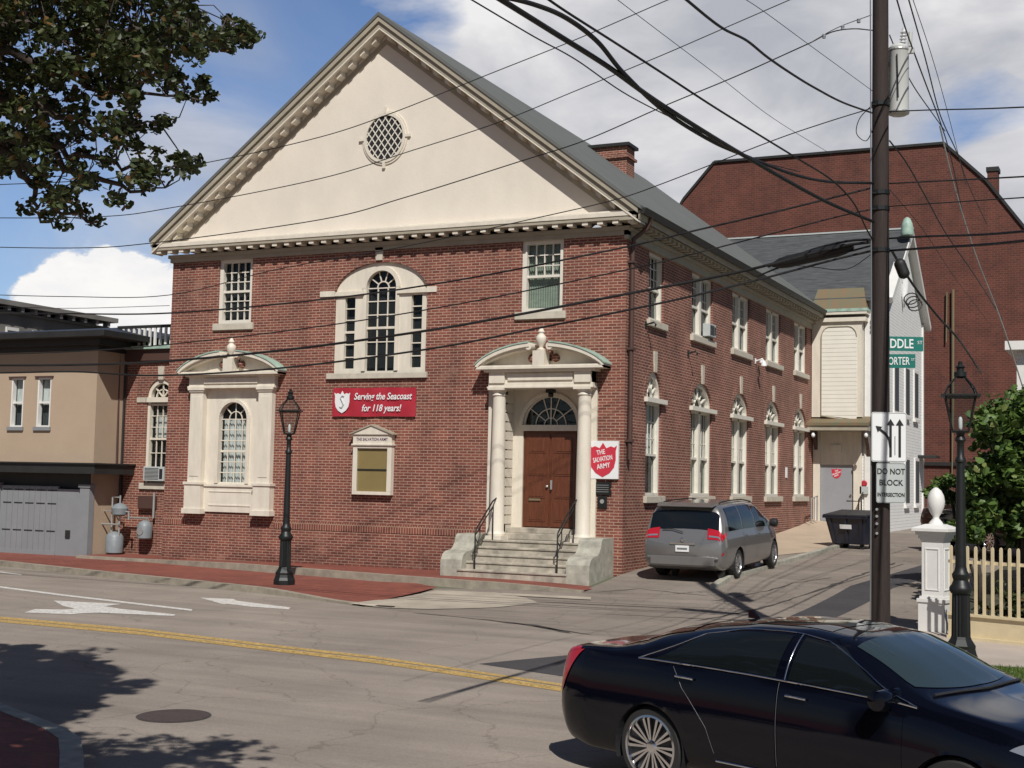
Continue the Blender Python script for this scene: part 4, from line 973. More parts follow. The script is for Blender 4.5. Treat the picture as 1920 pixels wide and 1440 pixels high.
# scroll brackets with thin arm on the side wall
for i, (y, z, lab) in enumerate([(1.35, 6.22, 'thin iron hook under the first upper side window'), (4.62, 5.85, 'thin iron hook above the second arched side window'), (11.2, 6.25, 'white floodlight bracket between the third and fourth upper side windows')]):
    b = thing('wall_bracket', lab, 'bracket', (13.0, y, z))
    m = MB(); m.tube([(0.0, 0, 0), (0.22, 0, 0.05), (0.26, 0, 0.0), (0.24, 0, -.05)], 0.022, 8); m.box(0, 0.02, -.05, .05, -.08, .08)
    m.build('arm', 'iron' if i < 2 else 'sign_white', b)
    if i == 2:
        m = MB(); m.lathe([(0.03, 0), (0.08, -0.08), (0.09, -0.16)], 14, (0.26, 0.0, 0.0)); m.lathe([(0.03, 0), (0.07, -0.07), (0.075, -0.14)], 14, (0.14, 0.22, 0.1)); m.build('lamp_head', 'sign_white', b, smooth=True, auto=40)
m = MB(); m.box(13.0, 13.03, 15.0, 15.18, 2.78, 3.12); m.box(13.03, 13.033, 15.02, 15.16, 2.86, 3.04)
tag(m.build('parking_notice', 'sign_white'), 'tiny white notice on the side wall left of the last arched window', 'sign')

# ------------------------------------------------------------------ neighbours on the left
wing = thing('brick_wing', 'low brick wing with arched window and roof balustrade left of the hall', 'building', (-2.9, 1.5, 0))
def L(x): return x+2.9
WPl = Pl('y', 0.0)
ac0, ac1 = L(-1.98), L(-1.02); wc = (ac0+ac1)/2; wr = (ac1-ac0)/2
m = MB()
wall_panel(m, WPl, [(0, 0), (2.9, 0), (2.9, 5.66), (0, 5.66)], [[(ac0, 2.20), (ac1, 2.20), (ac1, 4.60)]+arc_pts(wc, 4.60, wr, 1.15, 0, PI, 14)[1:-1]+[(ac0, 4.60)]], 0.2)
m.box(0.0, 0.02, 0.02, 9, 0, 5.66); m.build('wall', 'brick', wing)
m = MB(); m.box(-0.1, 2.9, -0.12, 0.3, 5.66, 5.98); m.build('frieze', 'downspout_brown', wing)
m = MB(); m.box(-0.3, 2.95, -0.22, 0.4, 5.98, 6.07); m.build('cornice', 'copper_green', wing)
m = MB(); m.box(-0.2, 2.9, -0.08, 0.0, 6.60, 6.68); m.build('top_rail', 'dark_trim', wing)
m = MB(); m.box(-0.2, 2.9, 1.2, 1.25, 6.07, 6.5); m.box(-0.3, 2.9, 0.3, 9, 6.0, 6.05); m.build('flat_roof', 'dark_trim', wing)
for i in range(16):
    x = 0.02+2.85*i/15; m = MB(); m.box(x-0.035, x+0.035, -0.07, -0.02, 6.07, 6.60); m.build('baluster', 'white_paint', wing)
m = MB()
for q in ((ac0, ac0+.09, 2.2, 4.6), (ac1-.09, ac1, 2.2, 4.6)): pbox(m, WPl, *q, 0.05, 0.2)
for z, h in ((2.24, .04), (3.45, .03), (4.42, .03)): pbox(m, WPl, ac0+.09, ac1-.09, z-h, z+h, 0.1, 0.18)
pbox(m, WPl, ac0-0.02, ac1+0.02, 4.48, 4.62, -0.03, 0.2)
for i in (1, 2, 3): a = ac0+.09+(ac1-ac0-.18)*i/4; pbox(m, WPl, a-.011, a+.011, 2.28, 4.4, 0.13, 0.165)
for z in (2.65, 3.05, 3.78, 4.1): pbox(m, WPl, ac0+.09, ac1-.09, z-.011, z+.011, 0.133, 0.162)
parc(m, WPl, wc, 4.62, wr-.10, wr, 0.05, 0.2, 0, PI, 14, 1.05, 1.12)
for t in (45, 90, 135):
    t = math.radians(t); pbar(m, WPl, (wc, 4.62), (wc+(wr-.06)*math.cos(t), 4.62+(wr-.06)*math.sin(t)), 0.03, 0.1, 0.15)
parc(m, WPl, wc, 4.62, wr*.45, wr*.45+.03, 0.1, 0.15, 0, PI, 10)
w = m.build('window', 'cream_paint', wing)
g = MB(); g.add([WPl(ac0, 2.2, .17), WPl(ac1, 2.2, .17), WPl(ac1, 5.1, .17), WPl(ac0, 5.1, .17)], [(0,1,2,3)]); g.build('pane', 'glass', w)
g = MB(); pbox(g, WPl, ac0-.1, ac1+.1, 2.1, 5.2, .5, .55); g.build('blind', 'room_dark', w)
g = MB(); g.add([WPl(ac0+.1, 3.5, .3), WPl(ac1-.1, 3.5, .3), WPl(ac1-.1, 4.2, .3), WPl(ac0+.1, 4.2, .3)], [(0,1,2,3)]); g.build('curtain', 'curtain_white', w)
g = MB(); pbox(g, WPl, ac0-.12, ac1+.1, 2.03, 2.2, -.06, .15); g.build('sill', 'stone_trim', w)
m = MB(); ppoly(m, WPl, [(wc-.08, 5.12), (wc+.08, 5.12), (wc+.11, 5.5), (wc-.11, 5.5)], -.03, .05); ppoly(m, WPl, rect(ac0-.34, ac0, 4.48, 4.62), -.03, .05); m.build('keystone', 'stone_trim', wing)
m = MB(); m.tube([(0.16, -0.08, 5.6), (0.16, -0.08, 1.4)], 0.04, 8); m.build('downspout', 'dark_trim', wing)
aircon('air_conditioner', 'boxy air conditioner in the bottom of the arched window of the low wing', (-1.5, 1.62, 2.26), 0.0, 0.72, 0.40, 0.3)

tan = thing('tan_building', 'tan stucco building with dark overhanging roof and grey garage front', 'building', (-2.75, 0.3, 0))
def T(x): return x+2.75
TP = Pl('y', 0.0)
m = MB()
wall_panel(m, TP, [(-14, 2.6), (0, 2.6), (0, 6.0), (-14, 6.0)], [rect(T(a), T(b), 3.72, 5.13) for a, b in ((-5.93, -5.45), (-4.93, -4.42), (-8.6, -8.1))], 0.12)
m.box(-0.001, 0.0, 0.0, 8.0, 2.6, 6.0); m.box(-14, -0.01, 7.9, 8.0, 0, 6.0); m.build('wall', 'tan_stucco', tan)
for a, b in ((-5.93, -5.45), (-4.93, -4.42), (-8.6, -8.1)):
    w = sash(TP, tan, T(a), T(b), 3.72, 5.13, 1, 0, 0, cas=0.05, rec=0.03, room='room_grey', sill=False, fm='white_paint', blind=(0.55, 'curtain_white'))
    s_ = MB(); pbox(s_, TP, T(a)-.06, T(b)+.06, 3.62, 3.72, -.06, .03); s_.build('sill', 'grey_paint', w); s_ = MB(); pbox(s_, TP, T(a)-.08, T(b)+.08, 5.13, 5.17, -.05, .02); s_.build('head_trim', 'downspout_brown', w)
m = MB()   # roof with broad eaves
m.box(-14, 0.85, -0.75, 8.6, 6.18, 6.34); m.hexa([(-14, -0.72, 6.34), (0.82, -0.72, 6.34), (0.82, 8.6, 6.34), (-14, 8.6, 6.34), (-14, 3.0, 6.9), (-1.6, 3.0, 6.9), (-1.6, 5.6, 6.9), (-14, 5.6, 6.9)])
m.box(-14, 0.30, -0.30, 8.2, 6.0, 6.18); m.box(-14, 0.06, -0.06, 8.1, 5.86, 6.0)
m.build('roof', 'dark_trim', tan)
m = MB(); m.box(-14, 0.42, -0.42, 2.0, 2.42, 2.68); m.box(-14, 0.48, -0.48, 2.0, 2.68, 2.72); m.build('fascia', 'dark_trim', tan)
m = MB(); m.box(-14, -0.05, 0.25, 0.3, 2.0, 2.45); m.build('fascia_shade', 'dark_trim', tan)  # dark sheet paints the shade in the gap under the fascia
m = MB(); m.box(-0.06, -0.03, 0.0, 8.0, 0, 2.45); m.build('side_wall', 'tan_stucco', tan)
m = MB(); m.box(T(-6.15), T(-4.0), 0.02, 0.08, 0.10, 2.05)
for j in range(10): x = T(-6.1)+0.21*j; m.box(x+.006, x+.204, 0.0, 0.02, 0.14, 2.03)
m.box(T(-6.12), T(-4.02), -0.02, 0.0, 0.10, 0.24); gd = m.build('garage_door', 'grey_paint', tan)
m = MB()
for z in (0.78, 1.55, 1.92):
    for j in range(5): x = T(-6.05)+0.42*j; m.box(x+.02, x+.33, -0.012, 0.004, z, z+.03)
m.build('slot', 'dark_trim', gd)
m = MB(); m.box(T(-4.0), T(-3.1), 0.0, 0.1, 0.10, 1.98); m.box(T(-3.1), T(-2.76), -0.10, 0.1, 0.10, 2.12); m.box(T(-3.14), T(-2.72), -0.13, 0.1, 2.04, 2.12); m.box(T(-6.5), T(-6.15), -0.1, 0.1, 0.1, 2.12); m.box(-14, T(-6.5), 0.0, 0.1, 0.1, 2.12)
m.build('panelling', 'grey_paint', tan)
m = MB(); m.box(T(-3.64), T(-3.48), -0.03, 0.0, 0.62, 0.84); m.build('vent', 'dark_trim', tan)
m = MB(); m.tube([(-0.03, 0.9, 5.9), (-0.03+.06, 0.9, 2.7)], 0.03, 8); m.build('downspout', 'downspout_brown', tan)

gb = thing('grey_building', 'dark grey building with bracketed cornice far left behind the tan one', 'building', (-14, 13, 0))
m = MB(); m.box(-14, 0, -13, 0, 0, 8.3); m.build('wall', 'grey_building', gb)
m = MB(); m.box(-14.3, 0.35, -13.2, 0.35, 8.48, 8.66); m.box(-14.1, 0.12, -13.1, 0.12, 8.22, 8.30); m.build('cornice', 'grey_building', gb)
for i in range(20):
    y = -12.5+12.4*i/19; m = MB(); m.box(0.02, 0.28, y-.07, y+.07, 8.30, 8.48); m.build('bracket', 'sign_back', gb)
for i in range(5):
    y = -6.2+1.3*i; m = MB(); m.box(0.0, 0.06, y-.3, y+.3, 6.1, 7.72); w = m.build('window', 'white_paint', gb); m = MB(); m.box(0.06, 0.065, y-.24, y+.24, 6.2, 7.6); m.build('pane', 'room_grey', w)

# gas meters and pipes in the gap
gm = thing('gas_meter', 'large grey gas meter with pipes between the garage front and the brick wing', 'gas meter', (-2.42, 0.90, 0.16)); gm.scale = (1.25, 1.2, 1.12)
m = MB(); m.lathe([(0.16, 0), (0.20, 0.03), (0.20, 0.42), (0.15, 0.50), (0.05, 0.55)], 16, (0, 0, 0.05)); m.build('tank', 'meter_grey', gm, smooth=True, auto=40)
m = MB(); m.lathe([(0.05, 0), (0.17, 0.05), (0.19, 0.2), (0.12, 0.3), (0.03, 0.33)], 16, (0.16, -0.05, 0.98)); m.build('regulator', 'meter_grey', gm, smooth=True, auto=40)
m = MB()
for P in ([(-.35, -.05, 0), (-.35, -.05, 1.1), (.45, -.05, 1.1)], [(-.1, 0, .55), (-.1, 0, 1.45), (.1, 0, 1.45)], [(.16, -.05, .3), (.16, -.05, 1.5)], [(-.35, -.1, .78), (.2, -.1, .78)], [(.42, -.05, 1.1), (.42, -.05, .9)]): m.tube(P, 0.022, 8)
m.build('pipe', 'galvanised', gm, smooth=True, auto=50)
gm2 = thing('gas_meter', 'smaller grey gas meter hung on the brick wing under the arched window', 'gas meter', (-1.66, 1.25, 0.62)); gm2.scale = (1.2, 1.2, 1.2)
m = MB(); m.lathe([(0.08, 0), (0.17, 0.04), (0.18, 0.3), (0.14, 0.40), (0.05, 0.45)], 16); m.build('tank', 'meter_grey', gm2, smooth=True, auto=40)
m = MB(); m.tube([(-.6, 0, .5), (0.1, 0, .5), (0.1, 0, .38)], .02, 8); m.tube([(0.15, .1, 1.1), (0.15, .1, .5)], .03, 8); m.lathe([(.09, 0), (.09, .02)], 14, (0.0, -.18, .2), axis='y'); m.build('pipe', 'galvanised', gm2, smooth=True, auto=50)
m = MB(); m.box(-.28, .28, 0, .16, -.02, .34); ub = tag(m.build('utility_box', 'downspout_brown', bevel=0.01), 'red-brown utility box on the wing wall above the small gas meter', 'utility box'); ub.location = (-1.75, 1.34, 1.50)

# ------------------------------------------------------------------ neighbours behind on the right
wh_ = thing('white_building', 'white clapboard building with slate roof beyond the brick hall', 'building', (13.0, 19.05, 0))
m = MB(); m.box(0, 2.5, 0, 8.2, 0.3, 9.2); m.prism([(2.5, 0, 9.2), (2.5, 8.2, 9.2), (2.5, 4.1, 12.1)], (-0.2, 0, 0)); m.build('wall', 'clapboard', wh_)
m = MB()
def slope(y0, z0, y1, z1, x0, x1, t=0.12): m.hexa([(x0, y0, z0), (x1, y0, z0), (x1, y1, z1), (x0, y1, z1), (x0, y0, z0+t), (x1, y0, z0+t), (x1, y1, z1+t), (x0, y1, z1+t)])
slope(-0.35, 9.0, 4.1, 12.15, -9.0, 2.75); slope(8.55, 9.0, 4.1, 12.15, -9.0, 2.75); m.build('roof', 'slate', wh_)
m = MB(); m.bar((-9, 4.1, 12.30), (2.8, 4.1, 12.30), 0.12, 0.06); m.build('ridge_cap', 'sign_grey_white', wh_)
m = MB()
for y0, y1 in ((-0.38, 4.1), (8.58, 4.1)):
    m.bar((2.62, y0, 8.98), (2.62, y1, 12.12), 0.34, 0.22, up=(0, -0.6, 0.8))
m.box(2.40, 2.56, -0.05, 0.18, 0.3, 9.1); m.box(2.45, 2.56, 8.05, 8.25, 0.3, 9.1); m.box(1.78, 2.52, -0.06, 0.0, 0.4, 8.75)
m.build('corner_board', 'white_paint', wh_)
m = MB()
for z in (8.05, 8.22, 8.39): m.box(2.05, 2.62, -0.22, 0.0, z, z+.10)
m.build('bracket', 'white_paint', wh_)
m = MB(); m.lathe([(0.22, 0), (0.24, .10), (0.20, .42), (0.12, .62), (0.03, .68)], 14, (2.72, 3.1, 11.85)); m.build('finial', 'copper_green', wh_, smooth=True, auto=45)
m = MB(); m.tube([(2.56, 3.3, 11.1), (2.6, 3.1, 10.6), (2.58, 3.45, 10.1), (2.6, 3.2, 9.6), (2.57, 3.3, 9.2)], [.05, .12, .16, .10, .03], 8); m.build('ornament', 'sign_white', wh_, smooth=True)
GPl = Pl('x', 2.5)
for (a0, a1, z0, z1) in ((1.5, 2.3, 5.3, 6.9), (3.9, 4.7, 5.3, 7.0), (6.0, 6.8, 5.3, 7.0), (3.9, 4.7, 2.0, 3.6), (6.2, 7.0, 2.0, 3.6)):
    m = MB(); pbox(m, GPl, a0-.1, a1+.1, z0-.1, z1+.12, -.05, 0.0); pbox(m, GPl, a0-.16, a1+.16, z0-.2, z0-.1, -.10, 0.0); w = m.build('window', 'white_paint', wh_)
    g = MB(); pbox(g, GPl, a0, a1, z0, z1, -.062, -.052); g.build('pane', 'room_grey', w)
m = MB(); pbox(m, GPl, 7.0, 8.0, 3.75, 3.85, -.7, 0); m.build('door_hood', 'dark_trim', wh_)
# bay with rounded louvre panel, canopy and grey door
m = MB(); m.box(0.02, 1.75, -0.42, 0.0, 4.95, 8.28); m.build('bay', 'cream_paint', wh_)
m = MB(); pts = [(0.36, 5.02), (1.58, 4.86), (1.58, 7.75)]+[(1.28+.30*math.cos(t), 7.75+.36*math.sin(t)) for t in np.linspace(0, PI/2, 7)[1:]]+[(0.66+.30*math.cos(t), 7.75+.36*math.sin(t)) for t in np.linspace(PI/2, PI, 7)]+[(0.36, 7.75)]
m.prism([(x, -0.45, z) for x, z in pts], (0, 0.03, 0)); m.build('louvre_panel', 'clapboard_cream', wh_)
m = MB(); m.tube([(x, -0.46, z) for x, z in pts[2:]+[pts[0]]], 0.018, 6); m.tube([(0.36, -.47, 5.0), (0.9, -.47, 4.9), (1.7, -.47, 4.78)], 0.03, 6); m.build('panel_moulding', 'taupe_paint', wh_)
m = MB(); m.box(-0.02, 1.9, -0.52, 0.0, 8.28, 8.42); m.box(-0.02, 1.95, -0.60, 0.0, 8.52, 8.62); m.build('bay_cornice', 'cream_paint', wh_)
m = MB(); m.box(-0.02, 1.98, -0.62, 0.0, 8.62, 8.72); m.build('copper_gutter', 'copper_green', wh_)
m = MB(); m.hexa([(0.0, -0.58, 8.72), (1.95, -0.58, 8.72), (1.95, 0, 8.72), (0.0, 0, 8.72), (0.15, -0.1, 9.5), (1.75, -0.1, 9.5), (1.75, 0, 9.5), (0.15, 0, 9.5)]); m.build('copper_roof', 'copper_rust', wh_)
m = MB(); m.hexa([(0.0, -1.15, 4.62), (2.12, -1.15, 4.62), (2.12, 0, 4.80), (0.0, 0, 4.80), (0.0, -1.15, 4.72), (2.12, -1.15, 4.72), (2.12, 0, 5.0), (0.0, 0, 5.0)]); cn = m.build('canopy', 'copper_rust', wh_)
m = MB(); m.box(0.02, 2.08, -1.10, 0.0, 4.46, 4.64); m.build('canopy_beam', 'taupe_paint', cn)
for x in (0.12, 1.92):
    m = MB(); m.prism([(x-.06, -1.0, 4.46), (x-.06, -0.02, 4.46), (x-.06, -0.02, 3.5), (x-.06, -0.2, 3.9), (x-.06, -0.55, 4.25)], (0.12, 0, 0)); m.build('bracket', 'downspout_brown', cn)
    m = MB(); m.lathe([(0.0, -.09), (0.06, -.06), (0.07, 0), (0.03, .07)], 10, (x+.1, -1.05, 4.3)); m.build('lamp_globe', 'sign_white', cn, smooth=True)
m = MB(); m.box(0.02, 0.26, -0.16, 0.0, 1.0, 4.46); m.box(1.42, 1.70, -0.16, 0.0, 1.0, 4.46); m.box(0.26, 1.42, -0.10, 0.0, 3.30, 4.46); m.box(0.62, 1.0, -0.15, -0.1, 3.72, 4.0); m.build('door_surround', 'cream_paint', wh_, bevel=0.006)
m = MB(); m.box(0.27, 1.41, -0.06, 0.0, 1.2, 3.30); dro = m.build('door', 'grey_door', wh_)
m = MB(); m.lathe([(.035, 0), (.04, -.05)], 10, (1.32, -.06, 2.25), axis='y'); m.build('handle', 'chrome', dro)
m = MB(); m.prism([(0.82+x*.36, -.068, 3.0+z*.38) for x, z in SHIELD], (0, .008, 0)); se = m.build('shield_emblem', 'shield_red', dro)
for k, (tx, zz) in enumerate((('THE', .08), ('SALVATION', 0.0), ('ARMY', -.08))):
    t = text_mesh(tx, .075, 'sign_white', sx=.8, bold=.002); t.parent = se; on_front(t, .82, -.07, 3.0+zz, .35)
m = MB(); m.box(0.30, 1.6, -0.9, 0.0, 0.9, 1.22); m.build('doorstep', 'granite', wh_)
m = MB()
for P in ([(1.75, -.9, .9), (1.75, -.9, 2.1), (1.75, 0, 2.4)], [(1.75, -.45, 1.0), (1.75, -.45, 2.2)], [(1.35, -.95, 2.05), (1.85, -.95, 2.05), (1.85, -.95, 1.0)]): m.tube(P, .022, 8)
m.build('handrail', 'iron', wh_)
rb = thing('alarm_box', 'round red and white box on the white wall right of the grey door', 'alarm box', (14.78, 18.99, 2.62))
m = MB(); m.lathe([(.10, 0), (.11, -.05), (.08, -.09)], 16, (0, 0, .04), axis='y'); m.build('bell', 'banner_red', rb, smooth=True, auto=40); m = MB(); m.box(-.14, .14, -.10, 0, -.32, -.06); m.build('box', 'sign_grey_white', rb)
m = MB(); m.tube([(13.35, 17.2, 1.3), (13.35, 17.2, 2.1), (13.35, 18.1, 2.2), (13.35, 18.1, 1.35)], .025, 8); m.tube([(13.35, 17.65, 1.3), (13.35, 17.65, 2.15)], .02, 8)
tag(m.build('handrail', 'galvanised', smooth=True, auto=50), 'low bent metal rail at the foot of the wall left of the dumpster', 'rail')

bb = thing('brick_block', 'big windowless dark red brick building with slanted shoulders behind', 'building', (3.0, 35, 0))
outl = [(-6, 6.5), (-0.13, 16.65), (1.44, 18.4), (12.32, 18.38), (14.18, 16.49), (15.64, 14.45), (19.5, 9.2), (19.5, 0), (-6, 0)]
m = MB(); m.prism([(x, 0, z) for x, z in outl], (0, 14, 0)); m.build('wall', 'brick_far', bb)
for a, b in zip(outl[:6], outl[1:7]):
    m = MB(); m.bar((a[0], 0.1, a[1]+.03), (b[0], 0.1, b[1]+.03), 0.4, 0.12, up=(0, 0, 1) if abs(b[0]-a[0]) > 1 else (1, 0, 0)); m.build('coping', 'dark_trim', bb)
m = MB(); m.box(11.0, 19, -.12, 0, 3.62, 3.78); m.build('ledge', 'dark_trim', bb)
m = MB(); m.box(14.15, 14.6, .5, 1.2, 14.0, 17.2); chm = m.build('chimney', 'brick_far', bb); m = MB(); m.box(14.1, 14.65, .45, 1.25, 17.05, 17.25); m.build('cap', 'dark_trim', chm)
m = MB(); m.tube([(12.72, -.15, 11.6), (12.70, -.15, 6.2), (12.66, -.15, 3.2)], [.07, .06, .03], 8); m.tube([(12.45, -.15, 11.5), (12.42, -.15, 9.2)], .035, 8); m.build('stack_pipe', 'copper_rust', bb)
wp = thing('white_porch', 'sliver of a white house porch at the right edge above the shrub', 'building', PT(1908, 980, 34))
wp.location.z = 1.0
m = MB(); m.box(0, 5, 0, 5, 0, 5.0); m.build('wall', 'white_paint', wp); m = MB(); m.box(-.25, 5.2, -.3, 5.2, 5.0, 5.22); m.build('cornice', 'white_paint', wp)

# ------------------------------------------------------------------ street lamps
def street_lamp(loc, h, label, rz=0.0):
    t = thing('street_lamp', label, 'street lamp', loc, rz, 'black cast-iron street lamps')
    k = h/4.2
    m = MB(); m.lathe([(0.24, 0), (0.24, 0.10), (0.215, 0.16), (0.20, 0.22), (0.205, 0.26), (0.15, 0.34), (0.135, 0.38)], 8); m.build('base', 'iron', t)
    m = MB(); n = 16; pr = [(0.128, 0.36), (0.118, 0.98)]
    vs = []
    for r, z in pr:
        for i in range(2*n): a = PI*i/n; q = r*(1.0 if i % 2 else 0.86); vs.append((q*math.cos(a), q*math.sin(a), z))
    m.add(vs, [(i, (i+1) % (2*n), 2*n+(i+1) % (2*n), 2*n+i) for i in range(2*n)])
    m.build('fluted_shaft', 'iron', t)
    m = MB(); m.lathe([(0.13, 0.96), (0.155, 1.0), (0.155, 1.04), (0.125, 1.08), (0.10, 1.14), (0.115, 1.18), (0.12, 1.22), (0.085, 1.27), (0.078, 1.32)], 18); m.build('collar', 'iron', t, smooth=True, auto=40)
    zb = h-1.0
    m = MB(); m.lathe([(0.075, 1.3), (0.055, zb-0.42), (0.075, zb-0.40), (0.075, zb-0.36), (0.05, zb-0.32), (0.048, zb-0.14), (0.08, zb-0.10), (0.05, zb-0.04), (0.07, zb+0.02)], 16); m.build('pole', 'iron', t, smooth=True, auto=40)
    # lantern: four-sided, narrow below, with a vaulted hood
    bw, tw, z0, z1 = 0.105, 0.20, zb+0.02, zb+0.50
    m = MB()
    for i in range(4):
        a = PI/4+PI/2*i; c, s = math.cos(a)*1.414, math.sin(a)*1.414; a2 = a+PI/2; c2, s2 = math.cos(a2)*1.414, math.sin(a2)*1.414
        m.tube([(bw*c, bw*s, z0), (tw*c, tw*s, z1)], 0.013, 6)
        m.tube([(bw*c, bw*s, z0), (bw*c2, bw*s2, z0)], 0.012, 6); m.tube([(tw*c, tw*s, z1), (tw*c2, tw*s2, z1)], 0.014, 6)
    m.hexa([(sx_*(tw+.06), sy_*(tw+.06), z) for z in (z1, z1+.028) for sx_, sy_ in ((-1, -1), (1, -1), (1, 1), (-1, 1))])
    m.hexa([(-bw, -bw, z0-.02), (bw, -bw, z0-.02), (bw, bw, z0-.02), (-bw, bw, z0-.02), (-bw, -bw, z0), (bw, -bw, z0), (bw, bw, z0), (-bw, bw, z0)])
    ln = m.build('lantern_frame', 'iron', t)
    m = MB()
    for i in range(4):
        a = PI/4+PI/2*i; c, s = math.cos(a)*1.414, math.sin(a)*1.414; a2 = a+PI/2; c2, s2 = math.cos(a2)*1.414, math.sin(a2)*1.414
        m.add([(bw*c, bw*s, z0), (bw*c2, bw*s2, z0), (tw*c2, tw*s2, z1), (tw*c, tw*s, z1)], [(0, 1, 2, 3)])
    m.build('lantern_glass', 'glass', ln)
    m = MB(); hv = []
    levels = [(tw+0.01, z1+.035), (tw-0.03, z1+.13), (tw-0.09, z1+.21), (0.07, z1+.26)]
    for q, z in levels: hv += [(-q, -q, z), (q, -q, z), (q, q, z), (-q, q, z)]
    m.add(hv, [(i*4+j, i*4+(j+1) % 4, i*4+4+(j+1) % 4, i*4+4+j) for i in range(3) for j in range(4)]+[(12, 13, 14, 15)]); m.build('hood', 'glass', ln)
    m = MB()
    for j in range(4):
        for (q0, za), (q1, zb_) in zip(levels, levels[1:]):
            sx_, sy_ = ((-1, -1), (1, -1), (1, 1), (-1, 1))[j]; m.tube([(sx_*q0, sy_*q0, za), (sx_*q1, sy_*q1, zb_)], .011, 6)
    m.build('hood_ribs', 'iron', ln)
    m = MB(); zz = z1+.26; m.lathe([(0.065, 0), (0.085, .02), (0.085, .08), (0.05, .10), (0.05, .13), (0.07, .15), (0.03, .19), (0.035, .215), (0.012, .24), (0.004, h-zz)], 14, (0, 0, zz)); m.build('finial', 'iron', t, smooth=True, auto=40)
    m = MB(); m.lathe([(0.02, 0), (0.028, .04), (0.028, .16), (0.012, .2)], 10, (0, 0, z0+.01)); m.build('burner', 'sign_white', ln, smooth=True)
    return t
pl_ = gp(533, 1095, 0.13); street_lamp((pl_.x, pl_.y, 0.12), 4.24, 'cast-iron street lamp on the brick pavement in front of the hall', 0.5)
pr_ = gp(1802, 1243, 0.09); street_lamp((pr_.x, pr_.y, 0.07), 4.16, 'cast-iron street lamp beside the grass verge and cream picket fence', 0.15)

# ------------------------------------------------------------------ utility pole with its gear
pb = gp(1650, 1231, 0.05); PD = (pb-CP).dot(HF)
up = thing('utility_pole', 'dark brown wooden utility pole at the street corner', 'utility pole', (pb.x, pb.y, 0.0))
ptop = PT(1651, -120, PD)-Vector((pb.x, pb.y, 0))
m = MB(); pts = [Vector((0, 0, -0.1)).lerp(Vector((ptop.x, ptop.y, ptop.z)), i/12) for i in range(13)]; m.tube(pts, [0.145-0.035*i/12 for i in range(13)], 20); m.build('pole', 'pole_wood', up, smooth=True, auto=60)
def pp(px, py, dY=0.0): return PT(px, py, PD+dY)-Vector((pb.x, pb.y, 0))
for py in (362, 392, 470, 196):
    m = MB(); q = pp(1650, py); m.lathe([(0.135, -.03), (0.14, -.03), (0.14, .03), (0.135, .03)], 18, q); m.tube([pp(1632, py, -.1), pp(1668, py, -.1)], .012, 6); m.build('band', 'iron', up)
m = MB()
for py in (955, 968, 982, 1000): m.lathe([(0.02, 0), (0.02, .02)], 8, pp(1644, py, -.15), axis='y')
m.build('tag_plate', 'galvanised', up)
m = MB(); m.tube([pp(1632, 0, -.12), pp(1634, 640, -.12), pp(1632, 1180, -.15)], .011, 6); m.build('ground_wire', 'sign_back', up)
# transformer
tf = thing('transformer', 'pale grey can transformer hung on the right of the utility pole', 'transformer', tuple(PT(1685, 214, PD+.05)))
hh = (PT(1685, 95, PD)-PT(1685, 214, PD)).z
m = MB(); m.lathe([(0.11, -.02), (0.145, 0.0), (0.145, hh), (0.15, hh+.01), (0.15, hh+.04), (0.10, hh+.09)], 20); m.build('tank', 'transformer_grey', tf, smooth=True, auto=35)
m = MB(); m.lathe([(0.15, 0), (0.155, .015), (0.155, .035), (0.15, .04)], 20, (0, 0, 0.0)); m.lathe([(0.148, hh-.02), (0.158, hh), (0.15, hh+.02)], 20); m.build('rim', 'galvanised', tf)
m = MB(); m.tube([(0.06, -.05, hh+.05), (0.09, -.05, hh+.32)], .03, 8)
for i in range(4): m.lathe([(.03, -.01), (.055, 0), (.03, .012)], 10, (0.065+.006*i, -.05, hh+.10+.05*i))
m.build('bushing', 'sign_white', tf)
m = MB(); m.tube([(0.16, 0, hh+.05), (0.17, 0, hh+.26)], .032, 8); m.box(0.13, 0.22, -.03, .03, hh-.06, hh+.02); m.build('arrester', 'transformer_grey', tf)
m = MB(); m.box(-.30, -.13, -.04, .04, hh*.75, hh*.75+.06); m.box(-.30, -.13, -.04, .04, hh*.2, hh*.2+.06); m.tube([(0.0, -.16, hh*.9), (0.02, -.17, .2)], .01, 5); m.build('bracket', 'iron', tf)

# signs on the pole
fz_ = math.atan2(HF.x, HF.y)
def pole_sign(name, label, x0, y0, x1, y1, cat='sign', dY=-.20, rz=None, z=None):
    c = PT((x0+x1)/2, (y0+y1)/2, PD+dY); w = (PT(x1, (y0+y1)/2, PD+dY)-PT(x0, (y0+y1)/2, PD+dY)).length; h = (PT((x0+x1)/2, y0, PD+dY)-PT((x0+x1)/2, y1, PD+dY)).z
    t = thing(name, label, cat, tuple(c), -fz_ if rz is None else rz); return t, w, h
def plate(t, w, h, mt, edge=None, th=.004, r=.03):
    m = MB(); pts = []
    for cx_, cz_, a0 in ((w/2-r, h/2-r, 0), (-w/2+r, h/2-r, PI/2), (-w/2+r, -h/2+r, PI), (w/2-r, -h/2+r, 1.5*PI)):
        for i in range(5): a = a0+PI/2*i/4; pts.append((cx_+r*math.cos(a), cz_+r*math.sin(a)))
    m.prism([(x, 0, z) for x, z in pts], (0, th, 0)); o = m.build('panel', mt, t)
    if edge:
        m = MB(); m.tube([(x*(1-.03), -.001, z*(1-.03)) for x, z in pts+[pts[0]]], edge[1], 4); m.build('border', edge[0], t)
    return o
t, w, h = pole_sign('lane_arrow_sign', 'white lane sign with three black arrows on the utility pole', 1634, 773, 1700, 866); plate(t, w, h, 'sign_white', ('sign_black', .003))
m = MB()
